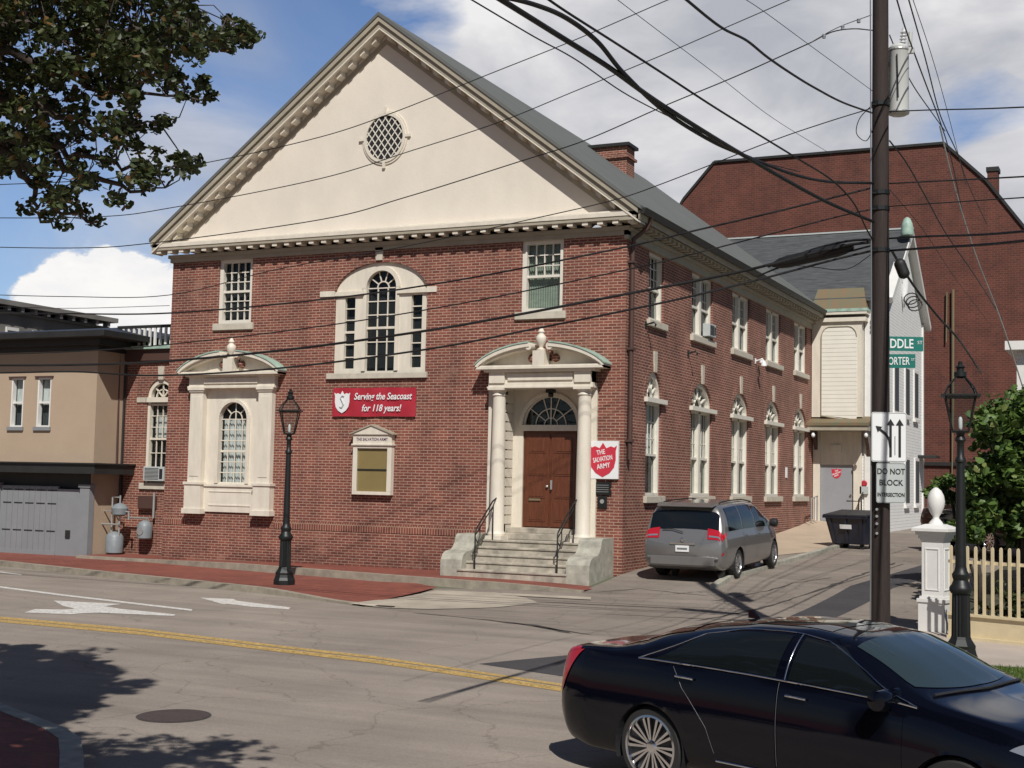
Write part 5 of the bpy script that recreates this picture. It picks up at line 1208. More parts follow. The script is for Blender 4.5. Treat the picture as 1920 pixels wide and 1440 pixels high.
def arrow2d(m, pts, wd, head):
    for a, b in zip(pts, pts[1:]): m.bar((a[0], -.006, a[1]), (b[0], -.006, b[1]), .004, wd, up=(0, -1, 0)) if False else m.prism([(a[0]+(b[1]-a[1])/math.hypot(b[0]-a[0], b[1]-a[1])*wd/2, -.008, a[1]-(b[0]-a[0])/math.hypot(b[0]-a[0], b[1]-a[1])*wd/2), (b[0]+(b[1]-a[1])/math.hypot(b[0]-a[0], b[1]-a[1])*wd/2, -.008, b[1]-(b[0]-a[0])/math.hypot(b[0]-a[0], b[1]-a[1])*wd/2), (b[0]-(b[1]-a[1])/math.hypot(b[0]-a[0], b[1]-a[1])*wd/2, -.008, b[1]+(b[0]-a[0])/math.hypot(b[0]-a[0], b[1]-a[1])*wd/2), (a[0]-(b[1]-a[1])/math.hypot(b[0]-a[0], b[1]-a[1])*wd/2, -.008, a[1]+(b[0]-a[0])/math.hypot(b[0]-a[0], b[1]-a[1])*wd/2)], (0, .006, 0))
    a, b = pts[-2], pts[-1]; l = math.hypot(b[0]-a[0], b[1]-a[1]); ux, uz = (b[0]-a[0])/l, (b[1]-a[1])/l
    m.prism([(b[0]+ux*head, -.008, b[1]+uz*head), (b[0]-uz*head*.62, -.008, b[1]+ux*head*.62), (b[0]+uz*head*.62, -.008, b[1]-ux*head*.62)], (0, .006, 0))
arrow2d(m, [(.02, -h*.40), (.02, h*.24)], .035, .09); arrow2d(m, [(w*.30, -h*.40), (w*.30, h*.24)], .035, .09)
arrow2d(m, [(.02, -h*.22), (.005, -h*.06), (-.05, h*.06), (-.13, h*.15)], .035, .08)
m.prism([(w*.165-.004, -.006, -h*.36), (w*.165+.004, -.006, -h*.36), (w*.165+.004, -.006, h*.02), (w*.165-.004, -.006, h*.02)], (0, .004, 0))
m.build('arrows', 'sign_black', t)
t, w, h = pole_sign('block_sign', 'grey-white DO NOT BLOCK INTERSECTION sign below the lane arrow sign', 1643, 868, 1698, 943); plate(t, w, h, 'sign_grey_white', ('sign_black', .002))
for body, sz, zz, sx in (('DO NOT', .115, h*.28, .86), ('BLOCK', .115, -.0*h, .92), ('INTERSECTION', .075, -h*.30, .76)):
    q = text_mesh(body, sz, 'sign_black', sx=sx, bold=.0015); q.parent = t; on_front(q, 0, -.004, zz)
t, w, h = pole_sign('street_name_sign', 'larger green street name sign reading Middle, top of the two', 1640, 631, 1731, 658, dY=.16); plate(t, w, h, 'sign_green', None, r=.01)
q = text_mesh('MIDDLE', .19, 'sign_white', sx=.74, bold=.003); q.parent = t; on_front(q, -.035, -.005, -.005); q = text_mesh('ST', .07, 'sign_white'); q.parent = t; on_front(q, w/2-.05, -.005, .02)
t, w, h = pole_sign('street_name_sign', 'smaller green street name sign reading Porter, under the other', 1652, 664, 1715, 690, dY=.16, rz=-fz_-.25); plate(t, w, h, 'sign_green', None, r=.01)
q = text_mesh('PORTER', .16, 'sign_white', sx=.60, bold=.002); q.parent = t; on_front(q, -.01, -.005, -.005); q = text_mesh('ST', .05, 'sign_white'); q.parent = t; on_front(q, w/2-.035, -.005, .02)

# ------------------------------------------------------------------ white gate post, picket fence
gpz = gp(1750, 1184, 0.08)
ps = thing('gate_post', 'white panelled gate post with an egg-shaped finial beside the utility pole', 'gate post', (gpz.x+.02, gpz.y+.18, 0.07), -0.22)
m = MB()
def sq(m, a, z0, z1): m.box(-a, a, -a, a, z0, z1)
sq(m, .225, 0, .50); sq(m, .245, .50, .56); sq(m, .21, .56, .60); sq(m, .18, .60, 1.52)
for s in (-1, 1):
    m.box(-.12, .12, s*.18-.012, s*.18+.012, .70, .72); m.box(-.12, .12, s*.18-.012, s*.18+.012, 1.38, 1.40); m.box(-.12, -.10, s*.18-.012, s*.18+.012, .72, 1.38); m.box(.10, .12, s*.18-.012, s*.18+.012, .72, 1.38)
    m.box(s*.18-.012, s*.18+.012, -.12, .12, .70, .72); m.box(s*.18-.012, s*.18+.012, -.12, .12, 1.38, 1.40); m.box(s*.18-.012, s*.18+.012, -.12, -.10, .72, 1.38); m.box(s*.18-.012, s*.18+.012, .10, .12, .72, 1.38)
m.build('shaft', 'white_paint', ps, bevel=.004)
m = MB(); sq(m, .20, 1.52, 1.56); sq(m, .225, 1.56, 1.62); sq(m, .26, 1.62, 1.68); sq(m, .31, 1.68, 1.73); m.hexa([(-.31, -.31, 1.73), (.31, -.31, 1.73), (.31, .31, 1.73), (-.31, .31, 1.73), (-.14, -.14, 1.80), (.14, -.14, 1.80), (.14, .14, 1.80), (-.14, .14, 1.80)]); m.build('cap', 'white_paint', ps, bevel=.004)
m = MB(); m.lathe([(.13, 1.79), (.10, 1.84), (.05, 1.90), (.055, 1.93), (.095, 1.99), (.135, 2.09), (.147, 2.18), (.13, 2.28), (.09, 2.36), (.035, 2.41), (.0, 2.42)], 24); m.build('finial', 'white_paint', ps, smooth=True, auto=50)
fa = Vector((FA.x, FA.y, 0)); fb = Vector((FB.x, FB.y, 0)); fd = (fb-fa).normalized(); fn = Vector((-fd.y, fd.x, 0))
f0 = fa-fd*0.02
fe = thing('picket_fence', 'cream picket fence on a solid cream base board at the right edge', 'fence', (f0.x, f0.y, 0.08), math.atan2(fd.y, fd.x))
FLn = 4.6
m = MB(); m.box(0, FLn, 0.0, .10, 0, .37); m.box(0, FLn, -.05, .12, 0, .05); m.build('base_board', 'fence_cream', fe)
m = MB(); m.box(0, FLn, -.04, .12, .37, .41); m.build('bottom_rail', 'fence_cream', fe)
m = MB(); m.box(0, FLn, 0.0, .06, 1.20, 1.25); m.build('top_rail', 'fence_cream', fe)
for i in range(33):
    x = .06+.14*i; zt = 1.47+.0*i
    m = MB(); m.box(x-.024, x+.024, -.02, .0, .41, zt-.03); m.prism([(x-.024, -.02, zt-.03), (x+.024, -.02, zt-.03), (x+.018, -.02, zt), (x, -.02, zt+.012), (x-.018, -.02, zt)], (0, .02, 0)); m.build('picket', 'fence_cream', fe)
# metal wheelie container
db = gp(1586, 1030, 0.0)
dm_ = thing('dumpster', 'navy wheeled rubbish container standing on the kerb by the grey door', 'dumpster', (db.x+.12, db.y+.55, db.z), -0.35); dm_.scale = (.84, .84, .88)
m = MB()
m.hexa([(-.62, -.40, .16), (.62, -.40, .16), (.62, .40, .16), (-.62, .40, .16), (-.82, -.58, 1.06), (.82, -.58, 1.06), (.82, .50, 1.18), (-.82, .50, 1.18)])
m.build('body', 'bin_navy', dm_, bevel=.03)
m = MB()
for x in (-.5, 0, .5): m.hexa([(x-.05, -.43, .2), (x+.05, -.43, .2), (x+.05, -.38, .2), (x-.05, -.38, .2), (x*1.25-.05, -.61, 1.02), (x*1.25+.05, -.61, 1.02), (x*1.25+.05, -.55, 1.02), (x*1.25-.05, -.55, 1.02)])
m.box(-.86, .86, -.64, -.56, 1.0, 1.08); m.build('rib', 'bin_navy', dm_)
m = MB(); m.hexa([(-.87, -.66, 1.07), (.87, -.66, 1.07), (.87, .56, 1.20), (-.87, .56, 1.20), (-.84, -.62, 1.12), (.84, -.62, 1.12), (.80, .5, 1.28), (-.80, .5, 1.28)]); m.build('lid', 'black_plastic', dm_, bevel=.015)
m = MB(); m.hexa([(-.20, -.575, .66), (.24, -.575, .66), (.24, -.55, .66), (-.20, -.55, .66), (-.20, -.60, .80), (.24, -.60, .80), (.24, -.57, .80), (-.20, -.57, .80)]); m.build('label_plate', 'sign_white', dm_)
for x in (-.5, .5):
    for y in (-.3, .3):
        m = MB(); m.lathe([(.09, -.025), (.09, .025)], 16, (x, y, .09), axis='y'); m.box(x-.03, x+.03, y-.04, y+.04, .09, .18); m.build('castor', 'rubber', dm_)
for s in (-1, 1):
    m = MB(); m.tube([(s*.86, -.3, .9), (s*.92, -.3, .9), (s*.92, .3, .95), (s*.86, .3, .95)], .02, 8); m.build('handle', 'iron', dm_)

# ------------------------------------------------------------------ cars
def interp(keys, sig=0.0):
    xs = np.array([k[0] for k in keys], float); vs = np.array([k[1] for k in keys], float)
    g = np.linspace(xs[0]-0.6, xs[-1]+0.6, 1200); v = np.interp(g, xs, vs)
    if sig:
        dx = g[1]-g[0]; n = int(3*sig/dx)+1; kk = np.exp(-0.5*((np.arange(-n, n+1)*dx)/sig)**2); kk /= kk.sum()
        v = np.convolve(np.pad(v, n, mode='edge'), kk, 'valid')
    return lambda x: float(np.interp(x, g, v))
def cr(P, v):
    n = len(P)-1; i = min(int(v), n-1); t = v-i
    p1, p2 = P[i], P[i+1]; p0 = P[i-1] if i > 0 else (2*p1-p2); p3 = P[i+2] if i+2 <= n else (2*p2-p1)
    return 0.5*((2*p1)+(-p0+p2)*t+(2*p0-5*p1+4*p2-p3)*t*t+(-p0+3*p1-3*p2+p3)*t**3)
class CarSurf:
    def __init__(s, k):
        sg = k.get('sig', .05)
        s.zt = interp(k['zt'], k.get('sigz', sg)); s.zbelt = interp(k['belt'], sg); s.wb = interp(k['wb'], sg); s.wr = interp(k['wr'], k.get('sigw', .12)); s.zb = interp(k['zb'], sg)
        s.x0, s.x1 = k['x0'], k['x1']; s.k = k
    def ring(s, x):
        zt, zb = s.zt(x), s.zb(x); belt = min(s.zbelt(x), zt-.035); wb = s.wb(x); wr = min(s.wr(x), wb-.05)
        zr = max(zt-.065*min(1, (zt-belt)/.2), belt+.012); zm = zb+(belt-zb)*.50
        cab = min(1, max(0, (zt-belt-.08)/.25))
        P = [(0, zb), (wb*.75, zb), (wb-.035, zb+.07), (wb+.022, zm), (wb+.008, belt-.13*(belt-zb)/.7), (wb-.035, belt), ((wb+wr)/2+.03*cab, (belt+zr)/2+.01), (wr, zr), (wr*.58, zt-.012), (0, zt)]
        return [np.array(p) for p in P]
    def S(s, x, v):
        """v 0..9 right side up to the roof centre, 9..18 down the left side"""
        sgn = -1
        if v > 9: v = 18-v; sgn = 1
        p = cr(s.ring(x), v); return Vector((x, sgn*max(0.0, p[0]), p[1]))
    def Nn(s, x, v):
        e = 1e-3; a = s.S(x+e, v)-s.S(x-e, v); b = s.S(x, min(18, v+e))-s.S(x, max(0, v-e)); n = b.cross(a)
        return n.normalized() if n.length > 1e-12 else Vector((0, 0, 1))
    def P(s, x, v, off=0.0):
        p = s.S(x, v); n = s.Nn(x, v); c = Vector((1.4, 0, .6))
        if n.dot(p-c) < 0: n = -n
        return p+n*off
def car_body(cs, wheels, R, name, mt, root, nx=150, nv=64):
    xs = np.linspace(cs.x0, cs.x1, nx); vv = np.linspace(0, 18, nv*2+1)
    m = bmesh.new(); G = []
    for x in xs: G.append([m.verts.new(cs.S(x, v)) for v in vv])
    for i in range(nx-1):
        for j in range(len(vv)-1):
            try: m.faces.new([G[i][j], G[i+1][j], G[i+1][j+1], G[i][j+1]])
            except ValueError: pass
    for row, sgn in ((G[0], -1), (G[-1], 1)):
        c = m.verts.new(sum((v.co for v in row), Vector())/len(row)+Vector((sgn*.02, 0, .05)))
        for j in range(len(vv)-1):
            m.faces.new([row[j], row[j+1], c])
    for wx, wz in wheels:
        kill = []
        for f in m.faces:
            if all(abs(v.co.y) > .5 and math.hypot(v.co.x-wx, v.co.z-wz) < R for v in f.verts): kill.append(f)
        bmesh.ops.delete(m, geom=kill, context='FACES')
        for v in m.verts:
            d = math.hypot(v.co.x-wx, v.co.z-wz)
            if abs(v.co.y) > .5 and d < R and d > 1e-4:
                k = R/d; v.co.x = wx+(v.co.x-wx)*k; v.co.z = wz+(v.co.z-wz)*k
    m.verts.ensure_lookup_table()
    bmesh.ops.remove_doubles(m, verts=m.verts, dist=1e-4)
    bmesh.ops.delete(m, geom=[v for v in m.verts if not v.link_faces], context='VERTS')
    bmesh.ops.recalc_face_normals(m, faces=m.faces)
    me = bpy.data.meshes.new(name); m.to_mesh(me); m.free(); me.materials.append(MT[mt]); me.polygons.foreach_set('use_smooth', [True]*len(me.polygons))
    o = bpy.data.objects.new(name, me); COL.objects.link(o); o.parent = root
    for wx, wz in wheels:
        w = cs.wb(wx)
        for s in (-1, 1):
            a = MB()
            pts = [(wx+R*math.cos(t), wz+R*math.sin(t)) for t in np.linspace(-.35, PI+.35, 24)]
            vs = [(x, s*(w+.012), z) for x, z in pts]+[(x, s*(w-.32), z) for x, z in pts]
            a.add(vs, [(i, i+1, 24+i+1, 24+i) for i in range(23)]); a.add([(x, s*(w-.32), z) for x, z in pts], [tuple(range(24))])
            a.build('wheel_arch', 'wheel_dark', root)
    return o
def patch(cs, name, mt, root, fx, v0, v1, off=.005, nu=24, nv=12, thick=0.0):
    """surface-following sheet: fx(t) gives (x start, x end) at fraction t of v0..v1"""
    vs = []
    for j in range(nv+1):
        t = j/nv; v = v0+(v1-v0)*t; xa, xb = fx(t)
        for i in range(nu+1): vs.append(cs.P(xa+(xb-xa)*i/nu, v, off))
    m = MB(); m.add(vs, [(j*(nu+1)+i, j*(nu+1)+i+1, (j+1)*(nu+1)+i+1, (j+1)*(nu+1)+i) for j in range(nv) for i in range(nu)])
    o = m.build(name, mt, root, smooth=True)
    return o
def sline(cs, pts, r, name, mt, root, off=.006, n=10):
    P = []
    for a, b in zip(pts, pts[1:]):
        for i in range(n): t = i/n; P.append(cs.P(a[0]+(b[0]-a[0])*t, a[1]+(b[1]-a[1])*t, off))
    P.append(cs.P(*pts[-1], off)); m = MB(); m.tube(P, r, 6); return m.build(name, mt, root, smooth=True, auto=60)
def wheel(root, x, y, R, rr, spokes, side, style=0):
    m = MB(); w = .11; c = (x, y, R)
    m.lathe([(rr, -w), (R-.03, -w), (R-.006, -w*.75), (R, -w*.4), (R, w*.4), (R-.006, w*.75), (R-.03, w), (rr, w), (rr, -w)], 48, c, axis='y', cap=False); t = m.build('wheel', 'rubber', root, smooth=True, auto=40)
    m = MB(); s = side
    m.lathe([(rr*.96, 0), (rr*.96, s*.02), (.03, s*.02)], 32, (x, y+s*.03, R), axis='y'); m.build('hub_disc', 'wheel_dark', t)
    m = MB(); yo = y+s*(w-.012)
    m.lathe([(rr+.004, -s*.04), (rr+.006, s*.014), (rr-.012, s*.018), (rr-.022, 0), (rr-.022, -s*.05)], 48, (x, yo, R), axis='y', cap=False)
    m.lathe([(.055, -s*.05), (.06, -s*.012), (.045, 0), (.0, s*.004)], 20, (x, yo, R), axis='y')
    for i in range(spokes):
        a = 2*PI*i/spokes+.1
        if style: a += (.045 if i % 2 else -.045)
        da = .012/rr; ca, sa = math.cos(a), math.sin(a)
        wi, wo = .007, (.013 if style == 2 else .022)
        A = Vector((x+ca*.045, yo-s*.012, R+sa*.045)); B = Vector((x+ca*(rr-.015), yo-s*.006, R+sa*(rr-.015)))
        n = Vector((-sa, 0, ca)); dd = Vector((0, -s*.03, 0))
        m.hexa([A-n*wi+dd, A+n*wi+dd, B+n*wo+dd, B-n*wo+dd, A-n*wi, A+n*wi, B+n*wo, B-n*wo])
    m.build('rim', 'chrome' if style == 2 else 'alloy', t, smooth=True, auto=30)
    return t

SED = dict(x0=-1.19, x1=3.89, sig=.06, sigz=.06, sigw=.16,
  zt=[(-1.19, .66), (-1.16, 1.04), (-1.10, 1.145), (-.85, 1.165), (-.50, 1.185), (-.08, 1.345), (.35, 1.43), (.85, 1.487), (1.35, 1.50), (1.80, 1.455), (2.12, 1.33), (2.58, 1.10), (2.78, 1.05), (3.2, .985), (3.62, .865), (3.8, .76), (3.89, .60)],
  belt=[(-1.235, .60), (-1.15, 1.02), (-.9, 1.08), (0, 1.09), (1, 1.075), (2.4, 1.02), (2.8, .96), (3.2, .89), (3.7, .74), (3.89, .52)],
  wb=[(-1.235, .66), (-1.19, .76), (-1.08, .84), (-.8, .89), (0, .918), (1.5, .922), (2.6, .915), (3.2, .88), (3.6, .80), (3.82, .66), (3.89, .54)],
  wr=[(-1.235, .60), (-1.0, .76), (-.7, .78), (-.45, .74), (.0, .63), (.4, .60), (1.6, .60), (2.08, .66), (2.58, .77), (3.2, .76), (3.8, .55), (3.89, .42)],
  zb=[(-1.235, .36), (-1.1, .27), (-.8, .21), (3.3, .20), (3.7, .20), (3.89, .26)])
cs = CarSurf(SED)
hd = (HR*0.70-HF*0.714).normalized(); lf = Vector((-hd.y, hd.x, 0))
rwp = CP+HR*1.285+HF*11.98
ax = rwp+lf*0.87; ax.z = zg(rwp.x, rwp.y)+.002
def sedan(label, loc, rz):
    sd_ = thing('sedan', label, 'car', loc, rz)
    WB = 2.84
    body = car_body(cs, [(0, .345), (WB, .345)], .375, 'body', 'paint_navy', sd_)
    for s in (1, -1):
        V = (lambda v: v) if s > 0 else (lambda v: 18-v)
        y = -s*.80
        for wx in (0, WB): wheel(sd_, wx, y, .348, .268, 20, -s, 2)
        # windows, belt and roof trim
        patch(cs, 'side_window', 'car_glass', sd_, lambda t: (.0+.42*t**.8, 1.27+.02*t), V(5.12), V(6.80), .006)
        patch(cs, 'side_window', 'car_glass', sd_, lambda t: (1.39+.02*t, 2.40-.62*t**1.1), V(5.12), V(6.80), .006)
        sline(cs, [(-.16, V(5.05)), (2.52, V(5.05))], .008, 'belt_trim', 'chrome', sd_, n=20)
        sline(cs, [(-.16, V(5.05)), (.12, V(5.9)), (.42, V(6.72)), (.75, V(6.93)), (1.15, V(6.98)), (1.62, V(6.86)), (2.05, V(6.25)), (2.52, V(5.1))], .006, 'roof_trim', 'chrome', sd_, n=6)
        for xa, xb in ((.1, 1.30), (1.33, 2.42)):
            f = (lambda t: (.50-.30*min(1, t*1.6), 1.305)) if xa < 1 else (lambda t: (1.33, 2.42))
            dpt = patch(cs, 'door', 'paint_navy', sd_, f, V(2.25), V(4.95), .004, 20, 12)
            hx = .30 if xa < 1 else 1.41
            sline(cs, [(hx, V(4.35)), (hx+.19, V(4.33))], .011, 'handle', 'chrome', dpt, .03, 6)
        sline(cs, [(.24, V(4.85)), (.36, V(3.9)), (.62, V(2.9)), (.70, V(2.4))], .002, 'door_seam', 'seam_glint', sd_, .006)
        sline(cs, [(1.318, V(4.95)), (1.318, V(2.4))], .002, 'door_seam', 'seam_glint', sd_, .006)
        sline(cs, [(1.36, V(5.1)), (1.37, V(6.9))], .006, 'pillar_trim', 'chrome', sd_, .008)
        sline(cs, [(.72, V(2.25)), (1.2, V(2.25)), (2.3, V(2.25))], .010, 'sill_trim', 'chrome', sd_, .010)
        mr = MB(); b = cs.P(2.30, 5.2, .02); yy = b.y; mr.lathe([(.02, -.10), (.075, -.08), (.085, .0), (.07, .07), (.02, .09)], 12, (2.30, yy+(-s)*.12, 1.05), axis='y'); mr.box(2.26, 2.34, min(yy, yy-s*.1), max(yy, yy-s*.1), 1.05, 1.09); mo = mr.build('mirror', 'paint_navy', sd_, smooth=True, auto=45)
        patch(cs, 'tail_lamp', 'lens_red', sd_, lambda t: (-1.186, -1.08+.25*t), V(3.3), V(5.25), .010, 12, 14)
        patch(cs, 'tail_lamp_fin', 'lens_red', sd_, lambda t: (-1.16, -.88), V(5.2), V(6.0), .012, 8, 6)
        patch(cs, 'headlamp', 'lens_clear', sd_, lambda t: (3.22+.10*t, 3.74), V(4.3), V(5.0), .006, 14, 6)
        mk = MB(); p = cs.P(-.75, 4.1, .004)
    patch(cs, 'windscreen', 'windscreen_glass', sd_, lambda t: (1.86+.0*abs(t-.5), 2.57-.16*(2*abs(t-.5))**2), 7.05, 10.95, .006, 20, 30)
    patch(cs, 'rear_window', 'car_glass', sd_, lambda t: (-.50, .22), 7.1, 10.9, .006, 16, 24)
    patch(cs, 'sunroof', 'car_glass', sd_, lambda t: (.72, 1.55), 7.5, 10.5, .004, 12, 16)
    fm = MB(); b = cs.S(.45, 9); fm.prism([(b.x-.07, -.012, b.z), (b.x+.05, -.012, b.z+.0), (b.x-.03, -.012, b.z+.075), (b.x-.07, -.012, b.z+.07)], (0, .024, 0)); fm.build('antenna_fin', 'paint_navy', sd_)
    sline(cs, [(2.56, 7.2), (2.64, 9), (2.56, 10.8)], .012, 'cowl', 'wheel_dark', sd_, .01)
    g = MB(); g.box(3.86, 3.90, -.42, .42, .40, .66); g.build('grille', 'chrome', sd_)
    return sd_
sed = sedan('shiny black-navy sedan crossing the foreground at lower right', tuple(ax), math.atan2(hd.y, hd.x))
far = copy_tree(sed); q = CP+HR*12.9+HF*38.5
far.location = (q.x, q.y, zg(q.x, q.y)+.1); far.rotation_euler = (0, 0, math.radians(-55)); far['label'] = 'dark car half hidden behind the gate post finial and shrubs'

VAN = dict(x0=-1.10, x1=4.0, sig=.045, sigz=.03, sigw=.10,
  zt=[(-1.10, .86), (-1.06, 1.03), (-1.0, 1.22), (-.84, 1.64), (-.76, 1.71), (-.5, 1.745), (.4, 1.765), (1.3, 1.755), (1.9, 1.70), (2.3, 1.57), (3.2, 1.16), (3.4, 1.10), (3.75, .97), (3.93, .80), (4.0, .6)],
  belt=[(-1.10, .82), (-1.0, 1.08), (.5, 1.08), (2.3, 1.05), (3.2, 1.0), (3.8, .80), (4.0, .5)],
  wb=[(-1.10, .86), (-1.05, .92), (-.9, .965), (0, .985), (2.6, .98), (3.3, .93), (3.8, .78), (4.0, .58)],
  wr=[(-1.10, .80), (-1.0, .78), (-.8, .73), (-.4, .72), (1.5, .71), (2.3, .74), (3.2, .82), (3.8, .6), (4.0, .45)],
  zb=[(-1.10, .34), (-.9, .24), (3.6, .22), (4.0, .3)])
cv = CarSurf(VAN)
vp = (15.42, -0.95)
van = thing('minivan', 'grey minivan parked against the side wall of the hall', 'car', (14.68, 0.35, 0.0), PI/2-.02)
van.location.z = zg(14.75, .35)+.0; van.rotation_euler = (0, -math.atan2(zg(14.5, 3.38)-zg(14.5, .35), 3.03), PI/2-.02); van.scale = (.95, .95, .95)
car_body(cv, [(0, .35), (3.03, .35)], .385, 'body', 'paint_grey', van)
for s in (1, -1):
    V = (lambda v: v) if s > 0 else (lambda v: 18-v)
    for wx in (0, 3.03): wheel(van, wx, -s*.86, .345, .225, 10, -s, 1)
    patch(cv, 'side_window', 'car_glass', van, lambda t: (-.62+.05*t, .38), V(5.15), V(6.78), .006)
    patch(cv, 'side_window', 'car_glass', van, lambda t: (.46, 1.42), V(5.15), V(6.78), .006)
    patch(cv, 'side_window', 'car_glass', van, lambda t: (1.50, 2.78-.72*t), V(5.15), V(6.70), .006)
    for a, b in ((.40, 1.44), (1.46, 2.55)):
        d = patch(cv, 'door', 'paint_grey', van, lambda t, a=a, b=b: (a, b), V(2.2), V(4.95), .004, 16, 12)
        sline(cv, [(a+.05 if a < 1 else a+.08, V(4.35)), (a+.24 if a < 1 else a+.27, V(4.35))], .012, 'handle', 'alloy', d, .03, 5)
    sline(cv, [(-.5, V(7.25)), (-.3, V(7.35)), (1.7, V(7.35)), (1.9, V(7.2))], .016, 'roof_rail', 'iron', van, .035)
    # wrap-round tail lamp
    patch(cv, 'tail_lamp', 'lens_red', van, lambda t: (-1.04, -.80-.12*(1-t)), V(4.35), V(5.05), .012, 14, 6)
    patch(cv, 'tail_lamp_inner', 'lens_red', van, lambda t: (-1.078, -1.0), V(5.1), V(7.7), .014, 8, 16)
    patch(cv, 'lamp_lens', 'lens_clear', van, lambda t: (-1.062, -1.05), V(5.25), V(7.6), .022, 2, 16)
    mr = MB(); b = cv.P(2.45, 5.3, .02); mr.lathe([(.03, -.12), (.10, -.09), (.11, .0), (.08, .08), (.02, .10)], 12, (2.5, b.y-s*.14, 1.16), axis='y'); mr.build('mirror', 'wheel_dark', van, smooth=True, auto=45)
    patch(cv, 'bumper_reflector', 'lens_red', van, lambda t: (-1.09, -1.02), V(2.9), V(3.1), .008, 4, 2)
patch(cv, 'rear_window', 'car_glass', van, lambda t: (-1.012, -.855), 6.75, 11.25, .008, 12, 30)
patch(cv, 'windscreen', 'windscreen_glass', van, lambda t: (2.22, 3.2-.2*(2*abs(t-.5))**2), 7.1, 10.9, .006, 16, 24)
m = MB(); m.hexa([(-.98, -.66, 1.66), (-.74, -.70, 1.72), (-.74, .70, 1.72), (-.98, .66, 1.66), (-.99, -.66, 1.69), (-.74, -.70, 1.755), (-.74, .70, 1.755), (-.99, .66, 1.69)]); m.build('spoiler', 'paint_grey', van, bevel=.01)
m = MB(); m.box(-1.155, -1.13, -.76, .76, .36, .56); m.box(-1.15, -1.10, -.84, .84, .50, .55); m.build('bumper', 'paint_grey', van, bevel=.012)
m = MB(); m.box(-1.142, -1.128, -.16, .16, .66, .80); m.build('number_plate', 'sign_white', van)
m = MB(); m.box(-1.148, -1.14, -.12, .12, .71, .75); m.build('plate_mark', 'sign_back', van)
m = MB(); m.box(-1.135, -1.12, -.30, .30, .82, .86); m.build('tailgate_trim', 'chrome', van)
m = MB(); m.lathe([(.045, 0), (.05, -.012), (.03, -.02)], 20, (-1.115, 0, .93), axis='x'); m.build('emblem', 'chrome', van)
m = MB(); m.tube([(-1.08, .0, 1.10), (-1.06, .25, 1.16), (-1.05, .5, 1.15)], .01, 6); m.build('wiper', 'wheel_dark', van)

# ------------------------------------------------------------------ overhead cables
def cable(label, pts, r, Ya, Yb, name='overhead_cable', mt='wire', group='overhead cables', tail=None):
    """pts: pixels along the cable; the distance runs from Ya at the first to Yb at the last as on a straight span"""
    L_ = [0.0]
    for a, b in zip(pts, pts[1:]): L_.append(L_[-1]+math.hypot(b[0]-a[0], b[1]-a[1]))
    P = []
    for (px, py), l in zip(pts, L_):
        t = l/L_[-1]; P.append(PT(px, py, 1/((1-t)/Ya+t/Yb)))
    Q = []
    for i in range(len(P)-1):
        p0 = P[i-1] if i else P[i]*2-P[i+1]; p3 = P[i+2] if i+2 < len(P) else P[i+1]*2-P[i]
        for k in range(8):
            t = k/8; Q.append(0.5*((2*P[i])+(-p0+P[i+1])*t+(2*p0-5*P[i]+4*P[i+1]-p3)*t*t+(-p0+3*P[i]-3*P[i+1]+p3)*t**3))
    Q.append(P[-1]); m = MB(); m.tube(Q, r, 6)
    return tag(m.build(name, mt, smooth=True, auto=60), label, 'cable', group)
YP = PD; YL = 29.0
cable('thick black cable from the pole crossing just above the right pediment', [(1636, 453), (1560, 466), (1385, 510), (1160, 554), (960, 592), (800, 620), (545, 655), (300, 678), (140, 684), (0, 685), (-160, 684)], .022, YP, YL)
cable('lowest black street cable from the pole, touching the urn of the right pediment', [(1636, 470), (1560, 488), (1400, 530), (1240, 568), (1000, 617), (800, 655), (527, 690), (300, 704), (140, 697), (0, 699), (-160, 698)], .017, YP, YL)
cable('black cable from the pole crossing the top of the three-part window', [(1636, 352), (1442, 400), (1300, 433), (1160, 466), (860, 525), (600, 562), (318, 587), (120, 588), (0, 587), (-160, 585)], .015, YP, YL)
cable('thin black cable from the pole crossing the middle of the three-part window', [(1636, 392), (1560, 409), (1300, 476), (1160, 509), (860, 570), (600, 612), (323, 645), (120, 660), (-160, 668)], .011, YP, YL)
cable('thin wire crossing the gable from the round window towards the upper right', [(1320, -28), (1240, 5), (1080, 74), (907, 143), (740, 210), (600, 257), (387, 305), (200, 335), (0, 346), (-160, 350)], .009, 24, YL)
cable('thin wire crossing the middle of the gable below the round window', [(1540, -26), (1480, 0), (1360, 52), (1240, 104), (1080, 170), (933, 230), (770, 283), (600, 335), (330, 388), (170, 407), (-160, 408)], .009, 24, YL)
cable('thin wire crossing the lower gable up to the insulators left of the pole', [(1520, 80), (1380, 143), (1247, 198), (1100, 262), (977, 302), (760, 370), (600, 412), (290, 455), (130, 465), (-160, 460)], .009, YP, YL)
cable('thin wire skimming the cornice corner up to the pole behind the transformer', [(1634, 203), (1541, 232), (1440, 267), (1240, 345), (1147, 376), (1000, 410), (760, 462), (520, 505), (318, 553), (120, 556), (-160, 548)], .008, YP, YL)
cable('faint wire in front of the white cloud left of the hall', [(318, 573), (140, 578), (0, 575), (-160, 570)], .006, 27, 30)
cable('thick sagging cable from the top centre to the pole, lower of the pair', [(905, -22), (960, 12), (1040, 62), (1140, 125), (1240, 196), (1392, 290), (1541, 374), (1638, 416)], .024, 10.0, YP)
cable('thick bulging cable from the top centre to the pole, upper of the pair', [(925, -10), (1000, 8), (1062, 34), (1120, 78), (1170, 138), (1245, 208), (1330, 262), (1392, 290), (1488, 327), (1558, 341), (1638, 343)], .021, 10.0, YP)
cable('black cable running parallel above the thick pair at the top centre', [(1010, -14), (1062, 22), (1150, 78), (1240, 136), (1338, 200), (1438, 262), (1500, 300), (1560, 338), (1600, 380), (1625, 430), (1638, 452)], .011, 10.5, YP)
